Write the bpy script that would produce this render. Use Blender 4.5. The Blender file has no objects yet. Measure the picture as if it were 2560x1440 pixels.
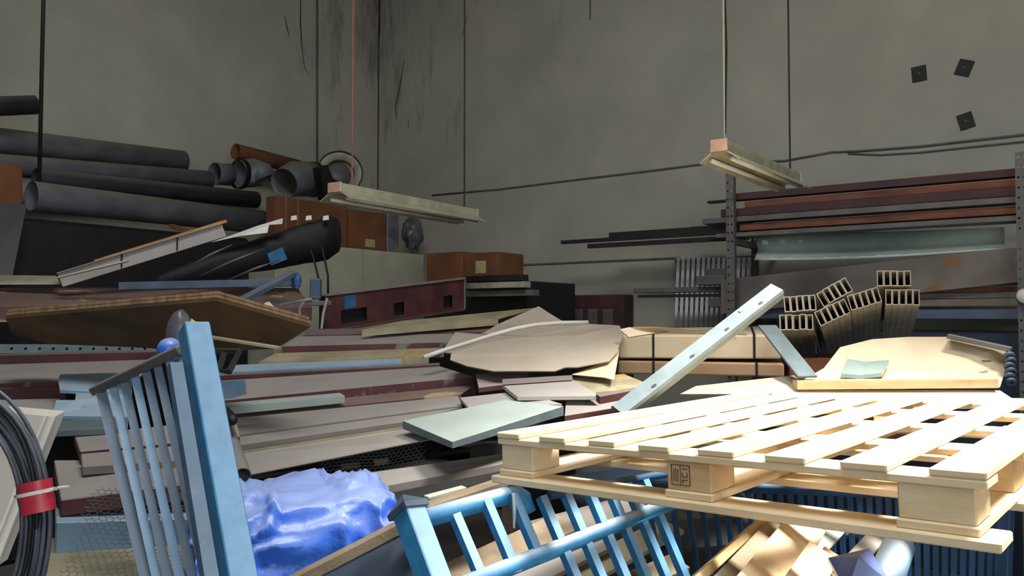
import bpy, math, random
from mathutils import Vector, Matrix, noise
random.seed(7)
S = bpy.context.scene
C = S.collection
# ------------------------------------------------------------------ camera
F, PIT, H = 1950.0, 0.0335, 1.70
cd = bpy.data.cameras.new('camera'); cam = bpy.data.objects.new('camera', cd); C.objects.link(cam)
cam.location = (0, 0, H); cam.rotation_euler = (math.pi/2 + PIT, 0, 0)
cd.sensor_width = 36; cd.lens = 36*F/2560; cd.clip_start = 0.05
S.camera = cam
# ------------------------------------------------------------------ world, daylight, exposure
W = bpy.data.worlds.new('world'); S.world = W; W.use_nodes = True
bg = W.node_tree.nodes['Background']; bg.inputs[0].default_value = (0.80, 0.90, 1.0, 1); bg.inputs[1].default_value = 0.20
def area(name, loc, target, sx, sy, power, col):
    l = bpy.data.lights.new(name, 'AREA'); l.shape = 'RECTANGLE'; l.size = sx; l.size_y = sy; l.energy = power; l.color = col
    o = bpy.data.objects.new(name, l); C.objects.link(o); o.location = loc
    o.rotation_euler = (Vector(target)-Vector(loc)).to_track_quat('-Z', 'Y').to_euler(); return o
sk = area('skylight_daylight', (2.5, 2.0, 5.3), (1.5, 2.3, 1.4), 1.2, 1.0, 140, (1.0, 0.985, 0.95)); sk.data.spread = math.radians(46)
area('heap_fill_light', (-0.3, 1.6, 5.4), (-0.3, 2.8, 1.0), 2.4, 1.2, 150, (0.98, 0.99, 1.0))  # added soft fill lamp over the heap, no opening in the ceiling here
area('doorway_daylight', (1.6, -3.2, 2.6), (0.3, 3.5, 1.6), 3.4, 3.0, 130, (0.86, 0.93, 1.0))
S.view_settings.view_transform = 'Standard'; S.view_settings.look = 'None'
S.view_settings.gamma = 1; S.view_settings.use_curve_mapping = False; S.view_settings.exposure = 0.0
# ------------------------------------------------------------------ pixel to place
def ray(x, y):
    r = (x-1280)/F; v = (720-y)/F
    d = Vector((r, math.cos(PIT)-v*math.sin(PIT), math.sin(PIT)+v*math.cos(PIT)))
    return d/d.y
def P(x, y, d): return Vector((0, 0, H)) + ray(x, y)*d                      # at depth d
def PZ(x, y, z): k = ray(x, y); return Vector((0, 0, H)) + k*((z-H)/k.z)    # on height z
def HP(x, y, lift=0.0):                                                     # on the sloping heap of steel
    k = ray(x, y); return Vector((0, 0, H)) + k*((1.013-lift)/(0.188-k.z))
CORN = Vector((-1.642, 9.5, 0)); UR = Vector((0.82, -0.572, 0)).normalized()
UL = Vector((UR.y, -UR.x, 0))                                               # along the left wall towards the camera
NR = UL.copy(); NL = UR.copy()                                              # wall normals into the room
def LW(x, y, off): k = ray(x, y); return Vector((0, 0, H)) + k*((off+NL.dot(CORN))/NL.dot(k))
def RW(x, y, off): k = ray(x, y); return Vector((0, 0, H)) + k*((off+NR.dot(CORN))/NR.dot(k))
Z = Vector((0, 0, 1))
# ------------------------------------------------------------------ materials
def lin(c): return tuple(((v/255)/12.92 if v/255 <= .04045 else ((v/255+.055)/1.055)**2.4) for v in c)
MATS = {}
def mat(name, c1, c2=None, rough=.7, metal=0.0, scale=6.0, bump=.0, bscale=60.0, dust=0.0, dustc=(150, 146, 138), stretch=(1, 1, 1), spots=None, detail=5.0, trans=0.0):
    if name in MATS: return MATS[name]
    m = bpy.data.materials.new(name); m.use_nodes = True; nt = m.node_tree; N = nt.nodes; L = nt.links
    b = N['Principled BSDF']; b.inputs['Roughness'].default_value = rough; b.inputs['Metallic'].default_value = metal
    c2 = c2 or tuple(v*.82 for v in c1)
    tc = N.new('ShaderNodeTexCoord'); mp = N.new('ShaderNodeMapping'); mp.inputs['Scale'].default_value = stretch
    L.new(tc.outputs['Object'], mp.inputs[0])
    n = N.new('ShaderNodeTexNoise'); n.inputs['Scale'].default_value = scale; n.inputs['Detail'].default_value = detail
    L.new(mp.outputs[0], n.inputs['Vector'])
    r = N.new('ShaderNodeValToRGB'); r.color_ramp.elements[0].position = .36; r.color_ramp.elements[1].position = .66
    r.color_ramp.elements[0].color = (*lin(c2), 1); r.color_ramp.elements[1].color = (*lin(c1), 1)
    L.new(n.outputs['Fac'], r.inputs[0]); out = r.outputs[0]
    if spots:                                                              # (colour, scale, threshold)
        s = N.new('ShaderNodeTexNoise'); s.inputs['Scale'].default_value = spots[1]; s.inputs['Detail'].default_value = 4
        L.new(mp.outputs[0], s.inputs['Vector'])
        rr = N.new('ShaderNodeValToRGB'); rr.color_ramp.elements[0].position = spots[2]; rr.color_ramp.elements[1].position = spots[2]+.05
        L.new(s.outputs['Fac'], rr.inputs[0])
        mx = N.new('ShaderNodeMix'); mx.data_type = 'RGBA'; L.new(rr.outputs[0], mx.inputs[0]); L.new(out, mx.inputs[6])
        mx.inputs[7].default_value = (*lin(spots[0]), 1); out = mx.outputs[2]
    if dust:                                                               # dust that has settled on upward faces
        g = N.new('ShaderNodeNewGeometry'); sp = N.new('ShaderNodeSeparateXYZ'); L.new(g.outputs['Normal'], sp.inputs[0])
        dr = N.new('ShaderNodeValToRGB'); dr.color_ramp.elements[0].position = .25; dr.color_ramp.elements[1].position = .85
        dr.color_ramp.elements[1].color = (dust, dust, dust, 1)
        L.new(sp.outputs['Z'], dr.inputs[0])
        mu = N.new('ShaderNodeMath'); mu.operation = 'MULTIPLY'; L.new(dr.outputs[0], mu.inputs[0])
        ad = N.new('ShaderNodeMath'); ad.operation = 'MULTIPLY_ADD'; ad.inputs[1].default_value = .7; ad.inputs[2].default_value = .65; ad.use_clamp = True
        L.new(n.outputs['Fac'], ad.inputs[0]); L.new(ad.outputs[0], mu.inputs[1])
        mx = N.new('ShaderNodeMix'); mx.data_type = 'RGBA'; L.new(mu.outputs[0], mx.inputs[0]); L.new(out, mx.inputs[6])
        mx.inputs[7].default_value = (*lin(dustc), 1); out = mx.outputs[2]
    L.new(out, b.inputs['Base Color'])
    if bump:
        bn = N.new('ShaderNodeTexNoise'); bn.inputs['Scale'].default_value = bscale; bn.inputs['Detail'].default_value = 4
        L.new(mp.outputs[0], bn.inputs['Vector'])
        bu = N.new('ShaderNodeBump'); bu.inputs['Strength'].default_value = bump; bu.inputs['Distance'].default_value = .01
        L.new(bn.outputs['Fac'], bu.inputs['Height']); L.new(bu.outputs[0], b.inputs['Normal'])
    MATS[name] = m; return m
def wall_mat(name, top):                                                   # painted plaster with mould and streaks
    m = mat(name, (176, 172, 156), (160, 157, 144), rough=.9, scale=1.3, bump=.15, bscale=90)
    nt = m.node_tree; N = nt.nodes; L = nt.links; b = N['Principled BSDF']
    base = b.inputs['Base Color'].links[0].from_socket
    tc = N.new('ShaderNodeTexCoord'); mp = N.new('ShaderNodeMapping'); mp.inputs['Scale'].default_value = (2.2, 2.2, .45)
    L.new(tc.outputs['Object'], mp.inputs[0])
    n = N.new('ShaderNodeTexNoise'); n.inputs['Scale'].default_value = 1.6; n.inputs['Detail'].default_value = 9; n.inputs['Roughness'].default_value = .68
    L.new(mp.outputs[0], n.inputs['Vector'])
    sp = N.new('ShaderNodeSeparateXYZ'); L.new(tc.outputs['Object'], sp.inputs[0])
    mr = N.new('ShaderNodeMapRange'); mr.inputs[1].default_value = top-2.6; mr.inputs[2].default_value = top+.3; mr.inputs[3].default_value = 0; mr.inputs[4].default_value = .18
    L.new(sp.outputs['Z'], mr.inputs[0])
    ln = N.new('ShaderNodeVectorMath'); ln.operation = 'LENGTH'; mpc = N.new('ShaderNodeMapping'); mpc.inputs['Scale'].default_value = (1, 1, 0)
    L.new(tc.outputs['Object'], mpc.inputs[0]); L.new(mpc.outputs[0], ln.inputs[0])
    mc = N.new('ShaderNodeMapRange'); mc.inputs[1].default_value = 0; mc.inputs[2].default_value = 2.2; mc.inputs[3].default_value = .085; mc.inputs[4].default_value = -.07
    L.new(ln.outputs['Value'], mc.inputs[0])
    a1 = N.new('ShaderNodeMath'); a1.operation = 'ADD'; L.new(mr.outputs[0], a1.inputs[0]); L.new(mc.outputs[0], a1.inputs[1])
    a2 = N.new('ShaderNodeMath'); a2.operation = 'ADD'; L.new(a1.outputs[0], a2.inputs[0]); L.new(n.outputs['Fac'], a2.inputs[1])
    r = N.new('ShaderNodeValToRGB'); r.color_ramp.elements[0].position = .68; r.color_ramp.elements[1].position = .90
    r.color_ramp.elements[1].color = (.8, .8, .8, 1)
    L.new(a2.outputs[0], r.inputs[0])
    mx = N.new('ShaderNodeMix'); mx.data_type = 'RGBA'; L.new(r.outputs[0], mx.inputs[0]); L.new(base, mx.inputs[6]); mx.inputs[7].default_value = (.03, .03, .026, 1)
    L.new(mx.outputs[2], b.inputs['Base Color']); return m
M = dict(
    concrete=mat('concrete', (120, 116, 108), (96, 93, 88), .95, scale=3, bump=.3),
    ceil=mat('ceiling_sheet', (90, 90, 86), rough=.9),
    pine=mat('pale_pine', (226, 206, 170), (208, 182, 140), .75, scale=3.5, stretch=(1, 1, 5), bump=.08),
    pine2=mat('yellow_pine', (212, 184, 138), (188, 156, 108), .75, scale=4, stretch=(1, 1, 5), bump=.1),
    oldwood=mat('dusty_timber', (150, 132, 106), (112, 96, 76), .85, scale=5, bump=.2),
    orange=mat('orange_timber', (206, 150, 84), (170, 116, 58), .7, scale=8),
    card=mat('cardboard', (178, 146, 110), (160, 130, 98), .9, scale=4, bump=.05),
    cardlt=mat('pale_cardboard', (220, 203, 172), (206, 187, 154), .9, scale=4, bump=.05, spots=((186, 164, 132), 9, .68)),
    cardgrey=mat('dusty_cardboard', (176, 156, 134), (158, 140, 120), .9, scale=4, bump=.05, dust=.5, dustc=(184, 176, 158)),
    carddk=mat('brown_cardboard', (122, 78, 46), (100, 62, 38), .9, scale=4, bump=.05),
    cardedge=mat('board_edge', (168, 134, 98), (128, 98, 68), .9, scale=40),
    hard=mat('brown_hardboard', (104, 78, 48), (66, 52, 30), .8, scale=3.5),
    maroon=mat('dusty_maroon_steel', (96, 50, 50), (78, 38, 40), .65, scale=5, dust=.95, dustc=(150, 143, 136), spots=((128, 118, 110), 7, .62)),
    maroond=mat('maroon_steel', (92, 46, 48), (66, 34, 36), .6, scale=6, dust=.45),
    maroonst=mat('stained_maroon_steel', (112, 82, 76), (92, 56, 54), .75, scale=4, dust=.45, dustc=(140, 126, 112), spots=((186, 160, 112), 5, .58)),
    grey=mat('dusty_grey_steel', (134, 126, 118), (116, 108, 102), .65, scale=5, dust=.9, dustc=(158, 150, 142)),
    greyface=mat('grey_brown_steel', (138, 128, 118), (120, 110, 102), .7, scale=5, dust=.5),
    cream=mat('stained_cream_steel', (168, 160, 134), (140, 128, 96), .7, scale=6, spots=((170, 140, 80), 6, .60)),
    ltgrey=mat('pale_grey_sheet', (168, 160, 152), (156, 148, 142), .55, scale=5, dust=.3),
    green=mat('pale_green_sheet', (158, 170, 160), (146, 156, 148), .55, scale=5, dust=.2, dustc=(164, 170, 160)),
    galv=mat('galvanised_steel', (104, 116, 118), (90, 102, 104), .55, .1, scale=12),
    zinc=mat('zinc_tube', (196, 188, 170), (176, 168, 150), .35, .4, scale=14),
    pipe=mat('grey_duct', (112, 112, 118), (88, 88, 94), .5, .1, scale=4, dust=.75, dustc=(128, 126, 104)),
    pipedk=mat('dark_duct', (52, 52, 56), (38, 38, 42), .6, scale=4, dust=.3),
    black=mat('black_rubber', (16, 16, 18), (10, 10, 12), .6),
    blackpl=mat('black_plastic_sheet', (20, 18, 20), (11, 10, 12), .7, scale=6, bump=.5, bscale=12),
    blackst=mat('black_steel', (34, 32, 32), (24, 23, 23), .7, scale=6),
    blue=mat('sky_blue_paint', (62, 144, 190), (50, 126, 172), .42, scale=20, bump=.08, bscale=240, dust=.8, dustc=(186, 200, 210)),  # whitish dust on upward faces also paints in the rail highlights
    bluedusty=mat('dusty_blue_paint', (92, 128, 156), (72, 106, 138), .6, scale=9, dust=.6, dustc=(150, 146, 138), spots=((120, 132, 146), 14, .6)),
    bluedk=mat('deep_blue_paint', (30, 72, 110), (22, 54, 86), .45, scale=12, dust=.4, dustc=(120, 140, 156)),
    slate=mat('slate_cap', (82, 94, 108), (64, 76, 92), .4, scale=14),
    lilac=mat('lilac_blue_cap', (112, 126, 178), (84, 100, 150), .4, scale=14),
    bluegrey=mat('blue_grey_sheet', (130, 156, 178), (112, 138, 160), .55, scale=7, dust=.5, dustc=(168, 182, 190)),
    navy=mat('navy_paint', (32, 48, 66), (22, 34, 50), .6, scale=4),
    bluebar=mat('faded_blue_bar', (82, 98, 116), (64, 80, 98), .6, scale=7, dust=.3),
    tarp=mat('blue_tarpaulin', (70, 128, 224), (46, 98, 206), .36, scale=4, bump=.3, bscale=40, dust=.6, dustc=(168, 178, 198)),
    bluetape=mat('blue_plastic', (58, 112, 150), (40, 90, 128), .3, scale=20),
    red=mat('red_tape', (206, 52, 66), (180, 40, 54), .4),
    cable=mat('grey_cable', (84, 88, 98), (60, 63, 72), .5, scale=20, dust=.3, dustc=(160, 160, 160)),
    white=mat('white_plastic', (226, 224, 214), (210, 206, 196), .5),
    whitebd=mat('cream_board', (186, 184, 162), (172, 170, 150), .7, scale=3),
    beige=mat('beige_panel', (206, 198, 184), (190, 182, 168), .6, scale=3),
    plate=mat('white_slat', (226, 224, 226), (206, 206, 212), .5),
    yellow=mat('yellow_label', (206, 186, 96), rough=.7),
    tag=mat('pale_label', (196, 180, 120), rough=.7),
    fix=mat('dusty_fitting', (178, 174, 148), (150, 146, 124), .6, scale=10, dust=.2, dustc=(150, 146, 124)),
    pink=mat('fitting_end', (214, 170, 140), rough=.7),
    weather=mat('weathered_board', (120, 112, 102), (92, 86, 80), .85, scale=3, spots=((124, 94, 66), 4, .60), dust=.3),
    rust=mat('rusty_steel', (122, 74, 50), (84, 46, 42), .8, scale=3, stretch=(1, 1, 3), dust=.35, dustc=(120, 112, 106)),
    rustdk=mat('dark_maroon_bar', (74, 44, 44), (56, 36, 38), .75, scale=3, dust=.3, dustc=(110, 100, 98)),
    greymt=mat('grey_bar', (104, 100, 96), (86, 82, 80), .7, scale=5, dust=.35),
    film=mat('green_white_film', (186, 198, 186), (134, 156, 148), .35, scale=1.6),
    glass=mat('grey_green_glass', (150, 166, 158), (140, 156, 150), .12),
    stamp=mat('brown_ink', (120, 84, 60), rough=.9),
    mould=mat('mould_black', (70, 70, 62), (50, 50, 45), .95, scale=20),
    wire=mat('wire', (130, 138, 136), rough=.5, metal=.5),
    redcord=mat('red_cord', (170, 90, 80), rough=.8),
    bag=mat('grey_plastic_bag', (112, 112, 116), (76, 76, 82), .35, scale=8, bump=.4, bscale=16),
)
# ------------------------------------------------------------------ mesh helpers
class MB:
    def __init__(s): s.v = []; s.f = []
    def add(s, vs, fs):
        k = len(s.v); s.v += [Vector(v) for v in vs]; s.f += [tuple(i+k for i in f) for f in fs]; return s
    def hexa(s, a):                     # bottom 4 then top 4, same winding
        return s.add(a, [(3, 2, 1, 0), (4, 5, 6, 7), (0, 1, 5, 4), (1, 2, 6, 5), (2, 3, 7, 6), (3, 0, 4, 7)])
    def box(s, o, u, v, w):             # corner o and three edge vectors
        o, u, v, w = map(Vector, (o, u, v, w)); return s.hexa([o, o+u, o+u+v, o+v, o+w, o+u+w, o+u+v+w, o+v+w])
    def slab(s, pts, t):                # polygon pts thickened by vector t
        n = len(pts); pts = [Vector(p) for p in pts]; t = Vector(t)
        return s.add(pts+[p+t for p in pts], [tuple(reversed(range(n))), tuple(range(n, 2*n))]+[(i, (i+1) % n, (i+1) % n+n, i+n) for i in range(n)])
    def loft(s, rings, cap=True):
        n = len(rings[0]); vs = [p for r in rings for p in r]; fs = []
        for k in range(len(rings)-1):
            for i in range(n):
                j = (i+1) % n; fs.append((k*n+i, k*n+j, k*n+n+j, k*n+n+i))
        if cap: fs += [tuple(reversed(range(n))), tuple(range((len(rings)-1)*n, len(rings)*n))]
        return s.add(vs, fs)
    def tube(s, pts, r, n=10, cap=True, hollow=0.0):
        pts = [Vector(p) for p in pts]; rings = []; inner = []
        rs = r if isinstance(r, (list, tuple)) else [r]*len(pts)
        prev = None
        for i, p in enumerate(pts):
            d = (pts[min(i+1, len(pts)-1)]-pts[max(i-1, 0)]).normalized()
            a = prev if prev is not None else (Z if abs(d.z) < .9 else Vector((1, 0, 0)))
            x = (a - d*a.dot(d)).normalized(); prev = x; y = d.cross(x)
            ring = lambda rr: [p+(x*math.cos(2*math.pi*k/n)+y*math.sin(2*math.pi*k/n))*rr for k in range(n)]
            rings.append(ring(rs[i]))
            if hollow: inner.append(ring(rs[i]-hollow))
        if hollow: return s.loft(rings+inner[::-1]+[rings[0]], False)
        return s.loft(rings, cap)
    def sweep(s, p0, p1, prof, up, off=(0, 0)):   # profile (across, up) from p0 to p1
        p0, p1 = Vector(p0), Vector(p1); d = (p1-p0).normalized(); up = Vector(up); rt = d.cross(up).normalized(); u = rt.cross(d)
        return s.loft([[p+rt*a+u*b for a, b in prof] for p in (p0, p1)])
    def perf(s, O, U, V, N, us, vs, r, t, skip=()):   # plate with a round hole in each cell
        for i in range(len(us)-1):
            for j in range(len(vs)-1):
                a, b, c, d = us[i], us[i+1], vs[j], vs[j+1]; mx, my = (a+b)/2, (c+d)/2
                out = [(a, c), (mx, c), (b, c), (b, my), (b, d), (mx, d), (a, d), (a, my)]
                inn = [(mx+r*math.cos(q), my+r*math.sin(q)) for q in [math.radians(225+45*k) for k in range(8)]]
                vv = [O+U*p+V*q+N*h for h in (0, t) for ring in (out, inn) for p, q in ring]; fs = []
                for k in range(8):
                    l = (k+1) % 8
                    fs += [(l, k, 8+k, 8+l), (16+k, 16+l, 24+l, 24+k), (8+k, 24+k, 24+l, 8+l), (k, l, 16+l, 16+k)]
                s.add(vv, fs)
        return s
WL = {}
def wloc(o): return WL[o.name]
def put(name, mb, m, parent=None, bevel=0.0, smooth=False, loc=None, sub=0):
    me = bpy.data.meshes.new(name); vs = mb.v
    if loc is None:
        lo = [min(v[i] for v in vs) for i in range(3)]; hi = [max(v[i] for v in vs) for i in range(3)]
        loc = Vector(((lo[0]+hi[0])/2, (lo[1]+hi[1])/2, lo[2]))
    loc = Vector(loc)
    me.from_pydata([v-loc for v in vs], [], mb.f); me.update()
    o = bpy.data.objects.new(name, me); C.objects.link(o)
    ms = m if isinstance(m, (list, tuple)) else [m]
    for q in ms: me.materials.append(M[q] if isinstance(q, str) else q)
    import bmesh
    bm = bmesh.new(); bm.from_mesh(me); bmesh.ops.recalc_face_normals(bm, faces=bm.faces); bm.to_mesh(me); bm.free()
    if smooth:
        for p in me.polygons: p.use_smooth = True
    if bevel:
        md = o.modifiers.new('bevel', 'BEVEL'); md.width = bevel; md.segments = 1; md.limit_method = 'ANGLE'
    if sub:
        md = o.modifiers.new('sub', 'SUBSURF'); md.levels = md.render_levels = sub
    if parent is not None:
        o.parent = parent; o.location = loc-wloc(parent)
    else: o.location = loc
    WL[o.name] = loc; return o
def tag(o, label, cat, group=None):
    o['label'] = label; o['category'] = cat
    if group: o['group'] = group
    return o
def thing(name, label, cat, loc, group=None):
    o = bpy.data.objects.new(name, None); C.objects.link(o); o.location = loc; WL[o.name] = Vector(loc); o.empty_display_size = .05
    return tag(o, label, cat, group)
def struct(name, mb, m, parent=None):
    o = put(name, mb, m, parent)
    o['kind'] = 'structure'; return o
def cprof(w, h, t=.004, lip=.018):       # C section lying open side down, top at 0
    a = w/2; return [(-a, 0), (a, 0), (a, -h), (a-lip, -h), (a-lip, -h+t), (a-t, -h+t), (a-t, -t), (-a+t, -t), (-a+t, -h+t), (-a+lip, -h+t), (-a+lip, -h), (-a, -h)]
def rprof(w, h): return [(-w/2, 0), (w/2, 0), (w/2, -h), (-w/2, -h)]
def chan_quad(nl, nr, fl, fr, h, t=.004, lip=.02, down=None):   # C section with its web on the quad near-left, near-right, far-left, far-right
    mb = MB(); dn = down or -Z; rings = []
    for n, f in ((nl, fl), (nr, fr)):
        w = (f-n).length; a = t/w; l = min(lip/w, .3)
        pr = [(0, 0), (1, 0), (1, h), (1-l, h), (1-l, h-t), (1-a, h-t), (1-a, t), (a, t), (a, h-t), (l, h-t), (l, h), (0, h)]
        rings.append([n+(f-n)*s+dn*b for s, b in pr])
    return mb.loft(rings)
# ------------------------------------------------------------------ the building
WT = 5.6
def wallbox(a, b, n, z0, z1, t=.2): return MB().hexa([a+Z*z0, b+Z*z0, b-n*t+Z*z0, a-n*t+Z*z0, a+Z*z1, b+Z*z1, b-n*t+Z*z1, a-n*t+Z*z1])
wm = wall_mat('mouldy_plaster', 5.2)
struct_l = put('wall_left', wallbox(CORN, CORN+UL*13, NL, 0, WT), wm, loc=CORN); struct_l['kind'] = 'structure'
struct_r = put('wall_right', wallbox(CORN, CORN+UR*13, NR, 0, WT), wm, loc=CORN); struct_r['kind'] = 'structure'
A, B, D_, E_ = CORN, CORN+UL*13, CORN+UL*13+UR*13, CORN+UR*13
struct('floor', MB().slab([A, B, D_, E_], -Z*.1), 'concrete')
hole = [Vector((1.6, 1.3, 0)), Vector((3.4, 1.3, 0)), Vector((3.4, 2.7, 0)), Vector((1.6, 2.7, 0))]
cm = MB(); outer = [B, D_, E_, A]
for i in range(4):
    j = (i+1) % 4
    cm.slab([outer[i]+Z*WT, outer[j]+Z*WT, hole[j]+Z*WT, hole[i]+Z*WT], Z*.08)
struct('ceiling', cm, 'ceil')
def trim(n, pts, r, m):
    o = put('trim_%d' % n, MB().tube(pts, r, 6), m); o['kind'] = 'structure'
trim(1, [RW(1250, 665, .004), RW(1470, 655, .004), RW(1700, 645, .004)], .012, 'greymt')
# ------------------------------------------------------------------ pallet
fr = Vector((math.cos(-.7285), math.sin(-.7285), .040)); dp = Vector((math.sin(.7285), math.cos(.7285), -.003)); up = fr.cross(dp).normalized()
PO = Vector((-.043, 2.238, H-.332)); PL, PW = 1.214, 1.66
pal = thing('wooden_pallet', 'large pale pine pallet in bright daylight, resting on blue railings', 'pallet', PO-up*.144)
def pbox(name, u0, u1, v0, v1, z0, z1, m='pine'):
    return put(name, MB().box(PO+fr*u0+dp*v0-up*z1, fr*(u1-u0), dp*(v1-v0), up*(z1-z0)), m, pal, bevel=.003)
bw = [.084, .088, .082, .085, .09, .088, .09, .096]; gp = (PL-sum(bw))/7; u = 0
for i, w in enumerate(bw):
    j = random.uniform(-.006, .006); pbox('top_board', u, u+w, 0+j, PW+j, .004, .02); u += w+gp
for k in range(5):
    v = k*(PW-.10)/4; pbox('stringer_board', 0, PL, v, v+.10, .02, .038, 'pine2' if k in (1, 3) else 'pine')
blk = {}
for i, u in enumerate((.012, PL/2-.06, PL-.155)):
    for j, v in enumerate((.004, .37, .95, PW-.124)):
        blk[i, j] = pbox('block', u, u+.115+.02*(i == 2), v, v+.12, .038, .106, 'pine2' if (i+j) % 2 else 'pine')
    pbox('skid_board', u-.004, u+.12+.02*(i == 2), -.004, PW+.004, .106, .124)
for v in (-.02, .37, .95, PW-.09): pbox('base_board', -.01, PL+.02, v, v+.11, .124, .144)
st = MB(); so = PO+fr*(PL/2-.06)+dp*.0025-up*.046
for a, b, c, d in [(.012, .0, .05, .002), (.012, .046, .05, .002), (.012, 0, .002, .048), (.060, 0, .002, .048), (.036, 0, .0015, .048), (.018, .01, .002, .03), (.029, .01, .002, .03), (.0235, .008, .002, .032),
                   (.041, .008, .014, .0025), (.041, .017, .0025, .01), (.0525, .017, .0025, .01), (.041, .026, .014, .0025), (.041, .034, .014, .0025), (.041, .034, .0025, .009)]:
    st.box(so+fr*a-up*(b+d), fr*c, dp*.002, up*d)
so_ = put('stamp', st, 'stamp', blk[1, 0])
# ------------------------------------------------------------------ blue stair railing lying in front (post with pyramid cap)
def postbox(p0, p1, a, side):             # square post from p0 to p1, width a
    d = (p1-p0).normalized(); s = (side-d*side.dot(d)).normalized(); t = d.cross(s); o = p0-s*a/2-t*a/2
    return MB().box(o, s*a, t*a, p1-p0), s, t, d
def railing_post(parent, p_top, p_bot, a, side, cap=True, m='blue', capm='slate'):
    mb, s, t, d = postbox(p_bot, p_top, a, side); put('post', mb, m, parent, bevel=.003)
    if cap:
        c = MB(); o = p_top; q = a*.62
        ring = lambda k, h: [o+s*(-k)+t*(-k)+d*h, o+s*k+t*(-k)+d*h, o+s*k+t*k+d*h, o+s*(-k)+t*k+d*h]
        c.loft([ring(q, -.004), ring(q, .010), ring(q*.95, .013), ring(.002, .046)]); put('post_cap', c, capm, parent)
ra = thing('stair_railing', 'blue stair railing with pyramid capped post beside the blue tarpaulin', 'railing', P(1100, 1500, 2.05))
side = Vector((.80, .60, 0))
railing_post(ra, P(1022, 1278, 1.98), P(1125, 1560, 1.84), .062, Vector((.55, .83, .1)))
h0, h1 = P(1062, 1296, 2.0), P(1275, 1236, 2.2)
hd = (h1-h0).normalized()
h2 = P(1312, 1262, 2.24); h3 = P(1345, 1345, 2.23)
put('handrail', MB().tube([h0, h1, h1+hd*.02, (h1+hd*.045+h2)/2, h2, h2+(h3-h2)*.25], .0245, 14), 'blue', ra, smooth=True)
l0, l1 = P(1090, 1490, 1.88), P(1680, 1258, 2.55)
put('lower_rail', MB().tube([l0, l1], .0225, 14), 'blue', ra, smooth=True)
t0, t1 = P(1062, 1296, 2.0), P(1700, 1178, 2.62)
def bal(parent, a, b, w=.025, m='blue', sd=side):
    mb, *_ = postbox(a, b, w, sd); put('baluster', mb, m, parent)
for k, xl in enumerate((1203, 1282, 1345, 1405, 1460, 1512, 1557, 1600, 1640)):
    kl = (xl-1090)/590; yl = 1490-232*kl; kd = kl*1.88/(1.88*kl+2.55*(1-kl))      # where the baluster crosses the lower rail
    lo = l0.lerp(l1, kd); yt = yl
    for _ in range(12): xt = xl-.42*(yl-yt); yt = 1296-(xt-1062)*.185 if xt > 1290 else 1296-(xt-1062)*.282
    kt = (xt-1062)/638; top = P(xt, yt, 1/((1-kt)/2.0+kt/2.62))
    bal(ra, top, lo+(lo-top).normalized()*(.55 if k > 2 else .02))
put('upper_rail', MB().tube([t0.lerp(t1, .42), t1], .014, 8), 'bluedk', ra, smooth=True)
put('plastic_tie', MB().tube([P(1283, 1234, 2.14), P(1286, 1275, 2.14), P(1285, 1320, 2.15)], [.004, .005, .003], 6), 'white', ra)
# railing standing on end at the left
rb = thing('stair_railing', 'dusty blue railing panel tilted on end with wide bright post', 'railing', P(560, 1560, 1.8))
sp_ = Vector((.93, -.36, 0))
mb, s, t, d = postbox(P(612, 1530, 1.70), P(484, 818, 1.97), .062, Vector((.75, .66, .0))); put('post', mb, 'blue', rb, bevel=.003)
put('post_flange', MB().box(P(612, 1530, 1.70)-s*.075-t*.012, s*.03, t*.03, d*.60), 'bluedusty', rb)
q0, q1 = P(243, 972, 2.26), P(462, 868, 2.02)
dq = (q1-q0).normalized(); put('top_rail', MB().sweep(q0, q1, [(-.025, .012), (.025, .012), (.025, -.012), (-.025, -.012)], Vector((-.2, -.4, 1))), 'greymt', rb, bevel=.003)
tops = [(254, 984), (283, 968), (311, 955), (338, 942), (366, 930), (394, 916), (424, 902), (454, 888)]
bots = [(372, 1470), (398, 1470), (426, 1470), (456, 1470), (487, 1470), (520, 1470), (556, 1470), (604, 1470)]
for i, (a, b) in enumerate(zip(tops, bots)):
    k = i/7
    bal(rb, P(*a, 2.24-.21*k), P(*b, 1.93-.17*k), .027 if i == 0 else .0205, 'bluedusty' if i not in (1, 3, 6) else 'blue', Vector((.97, .25, 0)))
put('bottom_rail', MB().sweep(P(376, 1480, 1.92), P(606, 1480, 1.75), [(-.025, .012), (.025, .012), (.025, -.012), (-.025, -.012)], Z), 'bluedusty', rb)
# long railing panel further back under the pallet
rc = thing('stair_railing', 'deep blue railing with close balusters standing under the pallet', 'railing', P(2100, 1560, 2.6))
c0, c1 = P(1600, 1212, 3.05), P(2530, 1240, 2.46); e0, e1 = P(1680, 1700, 2.85), P(2500, 1790, 2.42)
put('top_rail', MB().tube([c0, c1], .018, 10), 'bluedk', rc, smooth=True)
put('lower_rail', MB().tube([e0, e1], .018, 10), 'bluedk', rc, smooth=True)
NB = 34
for i in range(NB):
    k = .02+.96*(i/(NB-1))**.72; bal(rc, c0.lerp(c1, k), e0.lerp(e1, k), .016, 'bluedk', Vector((.6, .8, 0)))
railing_post(rc, P(2516, 1236, 2.46), P(2490, 1800, 2.42), .04, side, False, 'bluedk')
# short newel with capped post bottom right
rd = thing('stair_railing', 'pale blue handrail stub with capped post beside wooden offcuts', 'railing', P(2150, 1600, 1.75))
railing_post(rd, P(2146, 1432, 1.66), P(2150, 1900, 2.05), .072, Vector((.98, .1, 0)), capm='lilac')
g0, g1 = P(2205, 1475, 1.66), P(2246, 1366, 1.90)
put('handrail', MB().tube([g0, g1, g1+(g1-g0).normalized()*.012], [.036, .036, .026], 16), 'bluegrey', rd, smooth=True)
g2 = g0.lerp(g1, .7)
bal(rd, g2, Vector((g2.x+.02, g2.y, .9)), .02, 'bluedk')
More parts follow.
